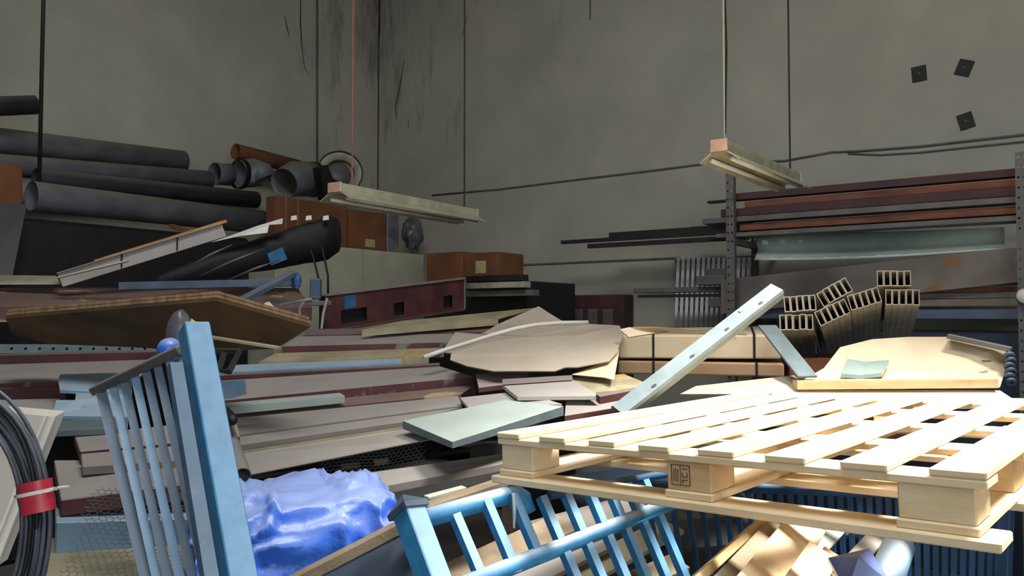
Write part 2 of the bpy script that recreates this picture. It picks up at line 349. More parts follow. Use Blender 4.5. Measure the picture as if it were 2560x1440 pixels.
# ------------------------------------------------------------------ planks under the pallet
def plank(p0, p1, w, t, m, label, upv=Z, name='timber_plank', group=None, cat='plank'):
    o = put(name, MB().sweep(p0, p1, rprof(w, t), upv), m, bevel=.002); return tag(o, label, cat, group)
plank(P(1676, 1490, 1.66), P(1892, 1300, 2.3), .075, .02, 'pine2', 'narrow pine offcut leaning outermost toward the blue balusters', Vector((-.75, -.25, .6)))
plank(P(1790, 1500, 1.60), P(1955, 1312, 2.2), .07, .022, 'oldwood', 'dull brown offcut between two paler pine planks', Vector((.25, -.5, .85)))
plank(P(1880, 1500, 1.58), P(2025, 1300, 2.25), .10, .022, 'pine', 'wide pale pine plank poking out under the pallet', Vector((.35, -.45, .85)))
plank(P(1985, 1500, 1.56), P(2060, 1375, 1.95), .075, .024, 'pine', 'short bright pine offcut beside the capped blue post', Vector((.3, -.45, .85)))
plank(P(2040, 1500, 1.74), P(2088, 1382, 2.10), .06, .024, 'pine2', 'short yellowish offcut touching the capped blue post', Vector((.3, -.45, .85)))
plank(P(2000, 1400, 2.1), P(2085, 1315, 2.5), .07, .012, 'green', 'pale green metal strip behind the pine offcuts', Vector((.2, -.4, .9)), 'metal_strip', cat='strip')
plank(P(2120, 1420, 2.1), P(2200, 1330, 2.5), .05, .012, 'ltgrey', 'narrow pale grey metal strip behind the capped blue post', Vector((.2, -.4, .9)), 'metal_strip', cat='strip')
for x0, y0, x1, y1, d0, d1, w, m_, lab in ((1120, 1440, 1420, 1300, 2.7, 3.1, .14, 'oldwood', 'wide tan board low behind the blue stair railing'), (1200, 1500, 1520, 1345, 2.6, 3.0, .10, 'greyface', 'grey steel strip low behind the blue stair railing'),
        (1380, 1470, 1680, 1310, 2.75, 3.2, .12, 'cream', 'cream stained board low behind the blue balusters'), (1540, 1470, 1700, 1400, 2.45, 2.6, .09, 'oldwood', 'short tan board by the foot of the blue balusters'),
        (1330, 1330, 1600, 1255, 3.1, 3.5, .16, 'weather', 'mottled board in the shade under the pallet'), (1620, 1340, 2150, 1300, 3.3, 3.6, .2, 'blackst', 'black sheet behind the deep blue railing'), (1300, 1262, 1800, 1190, 3.65, 4.0, .4, 'navy', 'added navy sheet painting in the shade between the pallet blocks')):  # last sheet is added, its dark colour stands in for shade
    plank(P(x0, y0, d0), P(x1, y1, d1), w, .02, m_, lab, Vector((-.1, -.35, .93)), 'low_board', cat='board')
# ------------------------------------------------------------------ blue tarpaulin bundle
def tarp():
    nu, nv = 150, 100; mb = MB(); vs = []; fs = []
    o = P(748, 1385, 2.32); ax = Vector((.93, .34, .03)).normalized(); ay = Vector((-.34, .93, 0)).normalized(); az = ax.cross(ay)
    for i in range(nu+1):
        th = -math.pi/2+math.pi*i/nu
        for j in range(nv):
            ph = 2*math.pi*j/nv
            sg = lambda v, e: math.copysign(abs(v)**e, v)
            x = sg(math.sin(th), .42)*.285; r = abs(math.cos(th))**.34
            y = sg(math.cos(ph), .62)*.23*r; z = sg(math.sin(ph), .62)*.205*r
            z *= 1+.06*math.sin(x*7)
            p = Vector((x, y, z)); q = p*4.2
            a = noise.noise(q+Vector((noise.noise(q*1.7), noise.noise(q*1.3+Vector((5, 1, 2))), 0))*.9)
            rd_ = 1-abs(a)*2.0
            b_ = 1-abs(noise.noise(q*1.9+Vector((3, 7, 1))))*2.2; c_ = 1-abs(noise.noise(q*4.1+Vector((1, 2, 9))))*2
            dsp = .05*max(rd_-.1, 0)**2+.026*max(b_, 0)**2+.010*max(c_, 0)**2-.03
            n_ = Vector((x/.36*.35, y/.23, z/.205)).normalized()
            p += n_*dsp
            vs.append(o+ax*p.x+ay*p.y+az*p.z)
    for i in range(nu):
        for j in range(nv):
            k = (j+1) % nv; fs.append((i*nv+j, i*nv+k, (i+1)*nv+k, (i+1)*nv+j))
    return mb.add(vs, fs)
tb = put('tarpaulin_bundle', tarp(), 'tarp', smooth=True); tag(tb, 'crumpled bright blue tarpaulin wrapped around a bulky load', 'tarpaulin')
# board leaning in front of the tarpaulin
o = put('plywood_board', MB().slab([P(640, 1516, 1.92), P(1000, 1328, 2.06), P(1090, 1560, 1.95), P(720, 1700, 1.85)], Vector((-.004, .024, .006))), ['navy'])
tag(o, 'dark faced plywood board with pale top edge in front of the tarpaulin', 'board')
put('edge_strip', MB().sweep(P(636, 1490, 1.93), P(1002, 1302, 2.07), rprof(.036, .026), Z), 'oldwood', o)
# ------------------------------------------------------------------ heap of steel channels, back to front
def channel(n0, n1, f0, f1, h, m, label, lift=0.0, lift2=None, name='steel_channel', cat='steel channel', group=None, t=.004, lip=.02):
    l2 = lift if lift2 is None else lift2
    q = [HP(*n0, lift), HP(*n1, l2), HP(*f0, lift), HP(*f1, l2)]
    return tag(put(name, chan_quad(*q, h, t, lip), m), label, cat, group)
channel((905, 824), (1245, 797), (1000, 803), (1350, 768), .04, 'cream', 'dusty olive channel running up to the peaked cardboard', .06)
channel((760, 838), (1225, 829), (765, 823), (1222, 815), .05, 'maroond', 'dark maroon channel just below the girder with square holes', 0)
channel((705, 866), (1122, 856), (745, 841), (1135, 834), .045, 'maroon', 'dusty maroon channel whose end slips under the plywood corner', 0)
channel((648, 904), (1072, 890), (690, 883), (1110, 869), .05, 'cream', 'cream channel with yellow rust stains beside the white conduit', 0)
channel((540, 932), (1005, 906), (590, 912), (1003, 896), .025, 'bluegrey', 'thin pale blue strip lying along a maroon channel', .006, name='metal_strip', cat='strip')
channel((545, 940), (1100, 912), (560, 934), (1098, 907), .04, 'maroond', 'narrow maroon channel below the pale blue strip', 0)
channel((545, 1003), (1185, 942), (550, 952), (1100, 916), .05, 'maroon', 'broad dusty channel with maroon lower face in mid heap', .0)
channel((555, 1020), (862, 990), (548, 1009), (850, 982), .03, 'green', 'short pale green strip lying on the heap beside the bright post', .03, name='metal_strip', cat='strip')
channel((570, 1044), (1152, 985), (560, 1024), (1190, 962), .05, 'maroonst', 'maroon channel streaked with yellow foam in mid heap', -.02)
channel((560, 1092), (1155, 1014), (560, 1048), (1145, 990), .05, 'greyface', 'wide plain grey channel below the foam streaked one', 0)
channel((565, 1118), (1030, 1052), (560, 1097), (1148, 1019), .045, 'greyface', 'narrow grey channel above a black gap', 0)
# deep grey channel standing on edge, its web to the viewer
a0, a1, b0, b1 = HP(588, 1134), HP(1012, 1070), P(600, 1196, 2.62), P(1085, 1100, 2.86)
o = put('steel_channel', MB().slab([a0, a1, P(1075, 1098, 2.88), P(600, 1192, 2.64)], Vector((.004, .006, -.004))), 'greyface'); tag(o, 'deep grey channel with cream lip lying just behind the tarpaulin', 'steel channel')
put('lip', MB().sweep(a0+Z*.004, a1+Z*.004, rprof(.014, .012), Z), 'cream', o)
o = put('steel_channel', chan_quad(P(930, 1222, 2.62), P(1300, 1152, 2.95), P(935, 1180, 2.72), P(1300, 1128, 3.05), .06), 'greyface'); tag(o, 'dim grey channel leading under the pallet corner', 'steel channel')
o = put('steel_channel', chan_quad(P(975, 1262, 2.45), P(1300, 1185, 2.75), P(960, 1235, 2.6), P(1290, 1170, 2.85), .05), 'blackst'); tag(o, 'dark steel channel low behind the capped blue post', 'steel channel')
plank(P(1060, 1262, 2.3), P(1262, 1196, 2.5), .05, .018, 'oldwood', 'rough tan timber batten behind the blue handrail')
plank(P(1065, 1240, 2.42), P(1160, 1215, 2.5), .03, .01, 'whitebd', 'weathered white strip of wood by the pyramid capped post')
# added under-heap rows, black standing in for the shade in the gaps
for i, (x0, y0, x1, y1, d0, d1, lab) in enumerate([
        (540, 1240, 1280, 1130, 2.9, 3.35, 'lower steel channel coloured black for shade in the gap behind the tarpaulin'),
        (560, 1150, 1200, 1075, 3.1, 3.6, 'hidden steel channel coloured black for shade in the gap of the heap'),
        (1130, 1110, 1420, 1060, 3.2, 3.6, 'steel channel coloured black for shade under the pale green sheet')]):
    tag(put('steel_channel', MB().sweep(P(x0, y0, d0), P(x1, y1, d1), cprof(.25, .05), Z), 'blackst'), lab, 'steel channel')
for x, lab in ((-.85, 'sloping timber trestle under the heap toward the ducts'), (-.05, 'sloping timber trestle under the middle of the heap')):
    zz = lambda y: 1.70-(1.013-.188*y)-.115
    tr = thing('timber_trestle', lab, 'trestle', (x, 4.4, 0))
    put('rail', MB().hexa([Vector((x+dx, y, zz(y)-dz)) for dz in (.09, 0) for dx, y in ((0, 3.85), (.08, 3.85), (.08, 5.0), (0, 5.0))]), 'oldwood', tr)
    for y in (3.9, 4.85): put('leg', MB().box(Vector((x, y, 0)), Vector((.08, 0, 0)), Vector((0, .08, 0)), Z*(zz(y)-.09)), 'oldwood', tr)
# left part of the heap
o = put('perforated_angle', MB().perf(P(-60, 872, 4.02), (P(380, 872, 4.35)-P(-60, 872, 4.02)).normalized(), Vector((0, .25, 1)).normalized(), Vector((0, -.05, .01)).normalized(), [i*.063 for i in range(15)], [-.024, .024], .008, .003), 'galv')
tag(o, 'grey perforated steel angle with row of slots under the plywood', 'steel angle')
def lchan(n0, n1, f0, f1, dn, df, h, m, label, name='steel_channel', cat='steel channel'):
    q = [P(*n0, dn[0]), P(*n1, dn[1]), P(*f0, df[0]), P(*f1, df[1])]
    return tag(put(name, chan_quad(*q, h), m), label, cat)
lchan((-80, 891), (400, 880), (-80, 886), (390, 876), (3.95, 4.2), (4.02, 4.27), .055, 'maroond', 'maroon channel below the perforated angle by the railing')
lchan((-80, 962), (345, 946), (-80, 914), (400, 898), (3.45, 3.6), (3.85, 4.1), .03, 'maroon', 'wide dusty grey channel over a black slot beside the railing')
lchan((-80, 975), (165, 968), (-80, 970), (165, 963), (3.40, 3.5), (3.46, 3.56), .06, 'maroond', 'short maroon channel end above the bolted grey one')
lchan((-80, 1040), (150, 1030), (-80, 1002), (150, 996), (3.05, 3.12), (3.3, 3.38), .05, 'grey', 'grey bolted channel above the leaning beige panel')
def sheet(pts, d, t, m, label, name='steel_sheet', cat='sheet', bevel=0):
    ps = [P(*p, d[i] if isinstance(d, (list, tuple)) else d) for i, p in enumerate(pts)]
    return tag(put(name, MB().slab(ps, Vector(t)), m, bevel=bevel), label, cat)
def hsheet(pts, lift, t, m, label, name='steel_sheet', cat='sheet'):
    ps = [HP(*p, lift[i] if isinstance(lift, (list, tuple)) else lift) for i, p in enumerate(pts)]
    return tag(put(name, MB().slab(ps, Vector(t)), m), label, cat)
sheet([(150, 975), (330, 985), (330, 930), (150, 936), (145, 950)], [3.15, 3.2, 3.5, 3.45, 3.3], (0, 0, -.012), 'bluegrey', 'pale blue folded sheet with cut corner behind the railing')
sheet([(132, 1040), (330, 1042), (330, 985), (190, 982), (188, 1000), (140, 1000)], [2.95, 3.0, 3.2, 3.12, 3.05, 3.05], (0, 0, -.012), 'bluegrey', 'faded blue notched plate below the pale blue folded sheet')
lchan((130, 1078), (320, 1070), (135, 1050), (320, 1046), (2.8, 2.85), (2.9, 2.95), .02, 'galv', 'bright galvanised strip below the faded blue plate', 'metal_strip', 'strip')
def lbox(pt, d, m, label, h, name='steel_box_section', cat='box section'):
    q = [P(*p, d[i]) for i, p in enumerate(pt)]
    return tag(put(name, MB().slab(q, -Z*h), m, bevel=.003), label, cat)
lbox([(200, 1128), (600, 1090), (590, 1045), (186, 1088)], [2.6, 2.75, 3.0, 2.85], 'maroon', 'dusty tan box section showing between the blue balusters', .035)
lbox([(206, 1166), (600, 1140), (600, 1100), (202, 1134)], [2.5, 2.65, 2.74, 2.58], 'greyface', 'second tan box section below its twin behind the balusters', .03)
lbox([(152, 1250), (620, 1190), (600, 1150), (135, 1150)], [2.35, 2.5, 2.75, 2.65], 'maroon', 'open dark maroon channel low behind the railing foot', .05)
sheet([(520, 955), (612, 950), (615, 985), (585, 995), (560, 998), (520, 998)], [3.0]*6, (0, .004, 0), 'bluegrey', 'small blue bracket plate with clipped corners by the bright post', 'bracket_plate', 'plate')
o = put('steel_tube', MB().tube([P(560, 1060, 2.75), P(605, 1190, 2.45)], .028, 16, hollow=.003), 'greymt', smooth=False); tag(o, 'short grey tube with black open mouth beside the bright blue post', 'tube')
o = put('rubber_bung', MB().tube([P(563, 1032, 2.7), P(580, 1050, 2.62), P(584, 1053, 2.6)], [.022, .02, .012], 12), 'black', smooth=True); tag(o, 'small black rubber cap by the bright blue post', 'cap')
# ------------------------------------------------------------------ loose sheets on the right of the heap
hsheet([(1197, 970), (1258, 962), (1320, 940), (1312, 926), (1189, 934)], .045, (0, 0, -.02), 'maroon', 'small pinkish sheet with maroon edge below the torn cardboard')
hsheet([(1294, 992), (1502, 990), (1432, 950), (1256, 962)], [.06, .05, .06, .07], (0, 0, -.015), 'ltgrey', 'pale grey sheet with upturned maroon edge on the heap')
o = hsheet([(1256, 962), (1432, 950), (1430, 938), (1256, 948)], [.075, .065, .08, .09], (0, .004, 0), 'maroond', 'maroon upturned strip along the pale grey sheet', 'metal_strip', 'strip')
hsheet([(1172, 1020), (1405, 1010), (1300, 978), (1150, 994)], [.035, .04, .045, .03], (0, 0, -.012), 'ltgrey', 'pale grey sheet lapped under the green edged one')
gs = [HP(1007, 1052, .06), HP(1131, 1105, .07), HP(1409, 1016, .075), HP(1262, 1000, .065)]
o = put('steel_sheet', MB().slab(gs, -Z*.003), 'green'); tag(o, 'pale green folded sheet tray tilted over the dark gap', 'sheet')
put('folded_edge', MB().slab([gs[1], gs[2], gs[2]-Z*.035, gs[1]-Z*.022], Vector((0, .003, 0))), 'galv', o)
put('folded_edge', MB().slab([gs[0], gs[1], gs[1]-Z*.022, gs[0]-Z*.03], Vector((.003, .002, 0))), 'galv', o)
hsheet([(1412, 1040), (1600, 1010), (1660, 965), (1415, 1003)], [.0, .0, .0, .02], (0, 0, -.02), 'maroon', 'mauve dusty sheet beside the foot of the slotted strut')
hsheet([(1440, 985), (1640, 968), (1560, 935), (1420, 945)], .048, (0, 0, -.012), 'cream', 'dim cream sheet under the torn cardboard corner')
hsheet([(1500, 992), (1660, 962), (1655, 957), (1490, 985)], .085, (0, 0, -.03), 'maroond', 'thin maroon bar under the slotted strut', 'steel_bar', 'bar')
# ------------------------------------------------------------------ torn cardboard and conduit
def z6(x, y): return (560+x/2.37, 720+y/2.37)
def csheet(pts, lift, t, m, label, name='cardboard_sheet', cat='cardboard'):
    ps = [HP(*z6(*p), lift[i] if isinstance(lift, (list, tuple)) else lift) for i, p in enumerate(pts)]
    n = len(ps); c = sum(ps, Vector())/n; mb = MB(); t = Vector(t)
    mb.add(ps+[c]+[p+t for p in ps]+[c+t], [(i, (i+1) % n, n) for i in range(n)]+[(n+1+(i+1) % n, n+1+i, 2*n+1) for i in range(n)]+[(i, n+1+i, n+1+(i+1) % n, (i+1) % n) for i in range(n)])
    return tag(put(name, mb, m), label, cat)
csheet([(1530, 270), (1620, 215), (1865, 108), (1930, 150), (2020, 205), (2150, 225), (2000, 300), (1700, 330)], [.05, .07, .16, .14, .1, .06, .04, .04], (0, .02, -.004), 'cardgrey', 'peaked tan cardboard sheet at the back of the torn pile')
csheet([(1290, 380), (1370, 262), (1510, 270), (1760, 225), (2150, 212), (2345, 222), (2250, 330), (1700, 420)], [.07, .07, .08, .10, .12, .10, .08, .08], (0, .01, -.006), 'cardgrey', 'flat dusty cardboard sheet under the bent white conduit')
csheet([(1340, 425), (1345, 390), (1520, 330), (1720, 295), (2100, 278), (2345, 226), (2368, 268), (2330, 380), (2285, 432), (2200, 448), (2090, 468), (2020, 470), (1960, 492), (1780, 492), (1600, 492), (1440, 462)],
       [.10, .115, .125, .13, .13, .125, .12, .115, .11, .11, .11, .105, .105, .105, .105, .10], (0, .012, -.006), 'cardgrey', 'large torn cardboard sheet with ragged lower edge')
csheet([(2362, 262), (2312, 545), (2255, 530), (2060, 512), (2270, 440), (2300, 380)], [.11, .085, .08, .075, .09, .1], (0, .012, -.004), 'cardlt', 'pale cardboard flap hanging below the torn sheet')
cp = [(1060, 893, .10), (1110, 876, .115), (1170, 857, .13), (1230, 838, .15), (1290, 821, .17), (1340, 812, .18), (1400, 807, .18), (1470, 806, .175)]
o = put('conduit', MB().tube([HP(x, y, l) for x, y, l in cp], .011, 10), 'white', smooth=True); tag(o, 'bent white plastic conduit lying across the torn cardboard', 'conduit')
# ------------------------------------------------------------------ cardboard wrapped packs, strut
def pack(pts, d, h, m, label, straps):
    q = [P(*p, d[i]) for i, p in enumerate(pts)]           # top face: near-left, near-right, far-right, far-left
    o = put('cardboard_pack', MB().slab(q, -Z*h), m, bevel=.008); tag(o, label, 'package')
    for s in straps:
        a, b = q[0].lerp(q[1], s), q[3].lerp(q[2], s); e = (q[1]-q[0]).normalized()*.012; n = Vector((0, -.004, .0)); 
        k = MB().box(a+n+Z*.003-e/2-Z*(h+.004), e, Vector((0, .002, 0)), Z*(h+.004)); k.box(a+n+Z*.002-e/2, e, b-a, Z*.002); put('strap', k, 'black', o)
    return o
pack([(1546, 838), (1952, 838), (1940, 815), (1552, 822)], [4.25, 4.1, 4.9, 5.0], .125, 'cardlt', 'long pale cardboard pack with black straps, crushed at one end', [.22, .84])
pack([(1545, 902), (1960, 909), (1950, 890), (1550, 892)], [4.22, 4.05, 4.6, 4.7], .07, 'card', 'long brown cardboard pack beneath the pale strapped one', [.22, .84])
csheet([(2345, 245), (2400, 232), (2560, 228), (2760, 245), (3050, 255), (3100, 275), (2560, 262), (2400, 290)], [.19, .20, .22, .20, .18, .16, .175, .175], (0, .01, -.005), 'cardlt', 'crumpled torn cardboard lid on the pale strapped pack')
o = put('slotted_strut', MB().sweep(P(1545, 1030, 2.9), P(1942, 722, 3.25), [(-.036, .0), (-.030, .012), (.030, .012), (.036, 0), (.036, -.03), (.033, -.03), (.033, -.002), (-.033, -.002), (-.033, -.03), (-.036, -.03)], Vector((-.1, -.6, .7))), 'galv'); tag(o, 'pale galvanised strut with oval holes propped diagonally across the heap', 'strut')
sa, sb = P(1545, 1030, 2.9), P(1942, 722, 3.25); sd = (sb-sa).normalized(); su = Vector((-.1, -.6, .7)); sr = sd.cross(su).normalized(); su = sr.cross(sd)
for k in (.19, .42, .64, .865):
    c = sa.lerp(sb, k)+su*.0115+sr*.014
    put('slot_hole', MB().slab([c+sd*.014*math.cos(q)+sr*.0065*math.sin(q) for q in [2*math.pi*i/12 for i in range(12)]], su*.0012), 'black', o)
put('clip', MB().box(sa.lerp(sb, .76)+su*.012-sr*.02, sd*.02, sr*.012, su*.006), 'white', o)
pk = PZ(1965, 895, 1.47); tag(put('carton', MB().box(Vector((1.44, 4.06, 1.0)), Vector((.66, .12, 0)), Vector((.12, .42, 0)), Z*.47), 'carddk', bevel=.006), 'brown carton under the tube bundle, coloured dark for shade', 'carton')  # added carton, shadow on the packs' far end put into its brown
# flat grey bar leaning on the plank
plank(P(1918, 812, 3.95), P(2020, 940, 3.6), .10, .012, 'galv', 'flat grey metal bar leaning with its foot on the pine plank', Vector((.15, -.75, .6)), 'metal_bar', cat='bar')
# ------------------------------------------------------------------ lit cardboard at the right
def sheetp(name, pts, t, m, label, cat, centre=None):
    ps = [P(x, y, DS(d)) for x, y, d in pts]; n = len(ps); c = P(*centre[:2], DS(centre[2])) if centre else sum(ps, Vector())/n; mb = MB(); t = Vector(t)
    mb.add(ps+[c]+[p+t for p in ps]+[c+t], [(i, (i+1) % n, n) for i in range(n)]+[(n+1+(i+1) % n, n+1+i, 2*n+1) for i in range(n)]+[(i, n+1+i, n+1+(i+1) % n, (i+1) % n) for i in range(n)])
    return tag(put(name, mb, m), label, cat)
DS = lambda d: 3.66+(d-3.05)*.45
o = sheetp('cardboard_sheet', [(1990, 960, 3.05), (2060, 920, 3.4), (2100, 868, 3.75), (2180, 848, 3.9), (2272, 842, 3.9), (2400, 842, 3.7), (2515, 865, 3.45), (2512, 930, 3.25), (2500, 968, 3.05)], (0, .008, -.006), 'cardlt', 'big sunlit cardboard sheet creased and standing behind the pine plank', 'cardboard', (2290, 930, 3.4))
o2 = put('cut_slot', MB().box(P(2458, 905, 3.74), Vector((.04, 0, 0)), Vector((0, .01, 0)), Z*.008), 'carddk', o)
sheetp('cardboard_sheet', [(1700, 985, 2.9), (1740, 965, 3.1), (1985, 938, 3.35), (2010, 960, 3.05), (2000, 985, 2.88)], (0, .006, -.008), 'cardgrey', 'flat pointed cardboard sheet behind the pallet edge', 'cardboard')
sheetp('cardboard_sheet', [(1880, 1000, 2.72), (1990, 974, 2.98), (2500, 976, 2.96), (2540, 1002, 2.72), (2540, 1010, 2.68), (2200, 1012, 2.66)], (0, .004, -.02), 'cardlt', 'flat cardboard lying level under the pine plank by the pallet', 'cardboard')
plank(P(1987, 950, 3.62), P(2486, 946, 3.62), .06, .042, 'pine2', 'straight pine plank lying in front of the sunlit cardboard')
plank(P(2372, 835, 3.9), P(2530, 868, 3.74), .10, .022, 'greymt', 'grey weathered board resting on top of the sunlit cardboard')
o = sheetp('glass_pane', [(2104, 934, 3.1), (2150, 938, 3.09), (2205, 932, 3.08), (2222, 900, 3.4), (2165, 904, 3.42), (2118, 897, 3.45)], (0, 0, -.018), 'glass', 'grey green curved glass offcut lying on the sunlit cardboard', 'glass')
o = thing('cable_coil', 'small dark blue grey hose coil hanging at the end of the sunlit cardboard', 'coil', P(2525, 965, 3.72))
for k in range(6): put('hose', MB().tube([P(2524+10*math.cos(q)+3*(k % 2), 890+k*13+7*math.sin(q), 3.72+.03*math.sin(q)) for q in [2*math.pi*i/14 for i in range(15)]], .009, 8), 'bluebar', o, smooth=True)
# ------------------------------------------------------------------ bundle of rectangular tubes
tdir = P(2274, 846, 4.85)-P(2297, 764, 4.0)
def zt(x, y): return (1840+x/3.556, 640+y/3.556)
TG = [((456, 432), (682, 414)), ((772, 380), (980, 258)), ((415, 590), (655, 586)), ((750, 552), (966, 450)),
      ((1032, 414), (1252, 346)), ((1282, 202), (1526, 198)), ((1358, 366), (1604, 366))]
def recttube(c, ang, dvec, w=.0335, h=.083, t=.0042):
    a = math.radians(ang); d = dvec.normalized(); x = Vector((math.cos(a), 0, math.sin(a))); y = Vector((-math.sin(a), 0, math.cos(a)))
    R = lambda o, w, h: [o-x*w/2-y*h/2, o+x*w/2-y*h/2, o+x*w/2+y*h/2, o-x*w/2+y*h/2]
    return MB().loft([R(c, w, h), R(c+dvec, w, h), R(c+dvec, w-2*t, h-2*t), R(c, w-2*t, h-2*t), R(c, w, h)], False)
TL = ['upper level row at the strut end', 'upper tilted row next to the strut end', 'lower level row over the strapped pack', 'lower tilted row between level and arched ones', 'arched middle row', 'short topmost row', 'square row under the topmost row']
for (pa, pb), tl in zip(TG, TL):
    A0, B0 = P(*zt(*pa), 4.0), P(*zt(*pb), 4.0); ang = math.degrees(math.atan2(B0.z-A0.z, B0.x-A0.x)); wd = (B0-A0).length/4*.95
    for k in range(5):
        o = put('rectangular_tube', recttube(A0.lerp(B0, k/4)+tdir*random.uniform(-.01, .01), ang, tdir, wd, .079), 'zinc')
        tag(o, 'open rectangular steel tube of the '+tl, 'steel tube', 'galvanised tubes, '+tl)
for (x, y, hh, sl_) in ((2040, 840, .10, 'short black spacer strip at the low end of the tube bundle'), (2208, 800, .14, 'long black spacer strip below the topmost tubes')):
    plank(P(x, y, 4.12), P(x, y, 4.12)+tdir*.06, .014, hh, 'black', sl_, name='spacer_strip', cat='strip')
# ------------------------------------------------------------------ plywood roof of boards at the left
A_, B_, C_ = (14, 782), (541, 742), (776, 808)
low = [(700, 868), (560, 872), (380, 862), (160, 858), (40, 834)]
for k in range(3):
    o_ = Z*(.0135*k); e = .004*k*(-1)**k
    tp = [P(14+k*3, 796, 3.3), P(541+k*2, 752, 2.95), P(776-k*2, 818, 2.85)]
    bt = [P(x, y, d) for (x, y), d in zip([(690, 872), (520, 880), (330, 868), (120, 860), (30, 836)], (3.05, 3.25, 3.4, 3.5, 3.45))]
    ps = [p+o_ for p in tp+bt]; n = len(ps); t = Z*.0105
    m2 = MB().add(ps+[p+t for p in ps], [])
    tri = [(0, 1, 6), (0, 6, 7), (1, 5, 6), (1, 4, 5), (1, 3, 4), (1, 2, 3)]
    m2.f += [tuple(reversed(q)) for q in tri]+[tuple(i+n for i in q) for q in tri]+[(i, (i+1) % n, (i+1) % n+n, i+n) for i in range(n)]
    ob = put('plywood_sheet', m2, 'hard' if k < 1 else 'cardedge')
    tag(ob, ['bent brown hardboard sheet at the bottom of the roof shaped stack', 'middle bent sheet of the three in the roof shaped stack', 'topmost bent sheet of the roof shaped stack over the railing'][k], 'board')
# bag, ball and bits under the boards
def blob(c, rx, ry, rz, amp, fr_, seed, nu=28, nv=20):
    vs = []; fs = []
    for i in range(nv+1):
        th = math.pi*i/nv
        for j in range(nu):
            ph = 2*math.pi*j/nu; p = Vector((math.sin(th)*math.cos(ph), math.sin(th)*math.sin(ph), math.cos(th)))
            k = 1+amp*noise.noise(p*fr_+Vector((seed, 0, 0))); vs.append(c+Vector((p.x*rx*k, p.y*ry*k, p.z*rz*k)))
    for i in range(nv):
        for j in range(nu): k = (j+1) % nu; fs.append((i*nu+j, i*nu+k, (i+1)*nu+k, (i+1)*nu+j))
    return MB().add(vs, fs)
o = put('plastic_bag', blob(P(448, 846, 2.45), .04, .04, .09, .07, 2.2, 3), 'bag', smooth=True); tag(o, 'crumpled grey plastic bag stuffed behind the bright blue post', 'bag')
o = put('plastic_ball', blob(P(424, 874, 2.36), .036, .036, .036, .02, 2, 1), 'tarp', smooth=True); tag(o, 'bright blue plastic float peeking over the dusty top rail', 'ball')
o = put('paper_scrap', MB().slab([P(474, 815, 2.2), P(502, 813, 2.2), P(478, 796, 2.22)], Vector((0, .002, 0))), 'yellow'); tag(o, 'yellow paper scrap behind the top of the bright post', 'paper')
o = put('steel_bracket', MB().tube([P(530, 878, 2.9), P(600, 878, 2.9), P(572, 930, 2.8), P(548, 925, 2.8), P(560, 885, 2.85)], .012, 6), 'blackst'); tag(o, 'dark bent steel bracket beside the top of the bright post', 'bracket')
plank(P(520, 838, 2.95), P(700, 866, 2.9), .03, .012, 'cream', 'thin pale batten under the roof shaped boards')
# ------------------------------------------------------------------ chicken wire
def hexwire(o, u, v, nu, nv, s, r, wob):
    mb = MB()
    def pt(a, b):
        p = o+u*a+v*b; return p+Vector((noise.noise(p*6)*wob, noise.noise(p*6+Vector((9, 0, 0)))*wob, noise.noise(p*5+Vector((0, 9, 0)))*wob))
    for i in range(nu):
        for j in range(nv):
            x = (i+.5*(j % 2))*s*1.732; y = j*s*1.5
            q = [(x-s*.866, y-s*.5), (x, y-s), (x+s*.866, y-s*.5)]
            mb.tube([pt(*k) for k in q], r, 3, False); mb.tube([pt(x+s*.866, y-s*.5), pt(x+s*.866, y+s*.5)], r, 3, False)
    return mb
o = put('wire_mesh', hexwire(P(140, 1470, 2.0), Vector((.97, .1, 0)), Vector((.0, .5, .55)), 17, 24, .011, .0009, .03), 'wire'); tag(o, 'crumpled chicken wire at the foot of the dusty blue railing', 'wire mesh')
o = put('wire_mesh', hexwire(P(800, 1190, 2.85), Vector((.97, .22, .08)), Vector((-.1, .4, .7)), 20, 7, .011, .0009, .02), 'wire'); tag(o, 'strip of chicken wire behind the blue tarpaulin', 'wire mesh')
lbox([(140, 1306), (470, 1296), (470, 1250), (138, 1270)], [2.3, 2.4, 2.6, 2.45], 'bluegrey', 'pale blue sheet metal box below the maroon channel by the railing', .16, 'metal_box', 'box')
lbox([(40, 1480), (640, 1480), (620, 1340), (90, 1345)], [2.0, 2.0, 2.5, 2.45], 'cream', 'dusty stained slab under the chicken wire', .1, 'concrete_slab', 'slab')
# ------------------------------------------------------------------ beige panel and cable coil at the far left
bp = [P(-120, 1018, 1.95), P(137, 1042, 1.88), P(-12, 1420, 1.75), P(-260, 1420, 1.8)]
o = put('door_panel', MB().slab(bp, Vector((.008, .03, .01))), 'beige'); tag(o, 'beige panel with white edge trims leaning behind the cable coil', 'panel')
for k, w in ((0.0, .011), (.022, .007)):
    d = (bp[0]-bp[1]).normalized(); a, b = bp[1]+d*k, bp[2]+d*k
    put('edge_trim', MB().sweep(a+Vector((0, -.004, 0)), b+Vector((0, -.004, 0)), [(-w/2, .004), (w/2, .004), (w/2, -.004), (-w/2, -.004)], Vector((0, -1, .2))), 'white', o)
coil = thing('cable_coil', 'thick coil of dusty grey cable bound with red tape', 'cable coil', P(-100, 1560, 1.5))
cc = P(-170, 1345, 1.5); ex = Vector((1, .05, .0)).normalized(); ez = Vector((0, .1, 1)).normalized(); ey = ex.cross(ez)
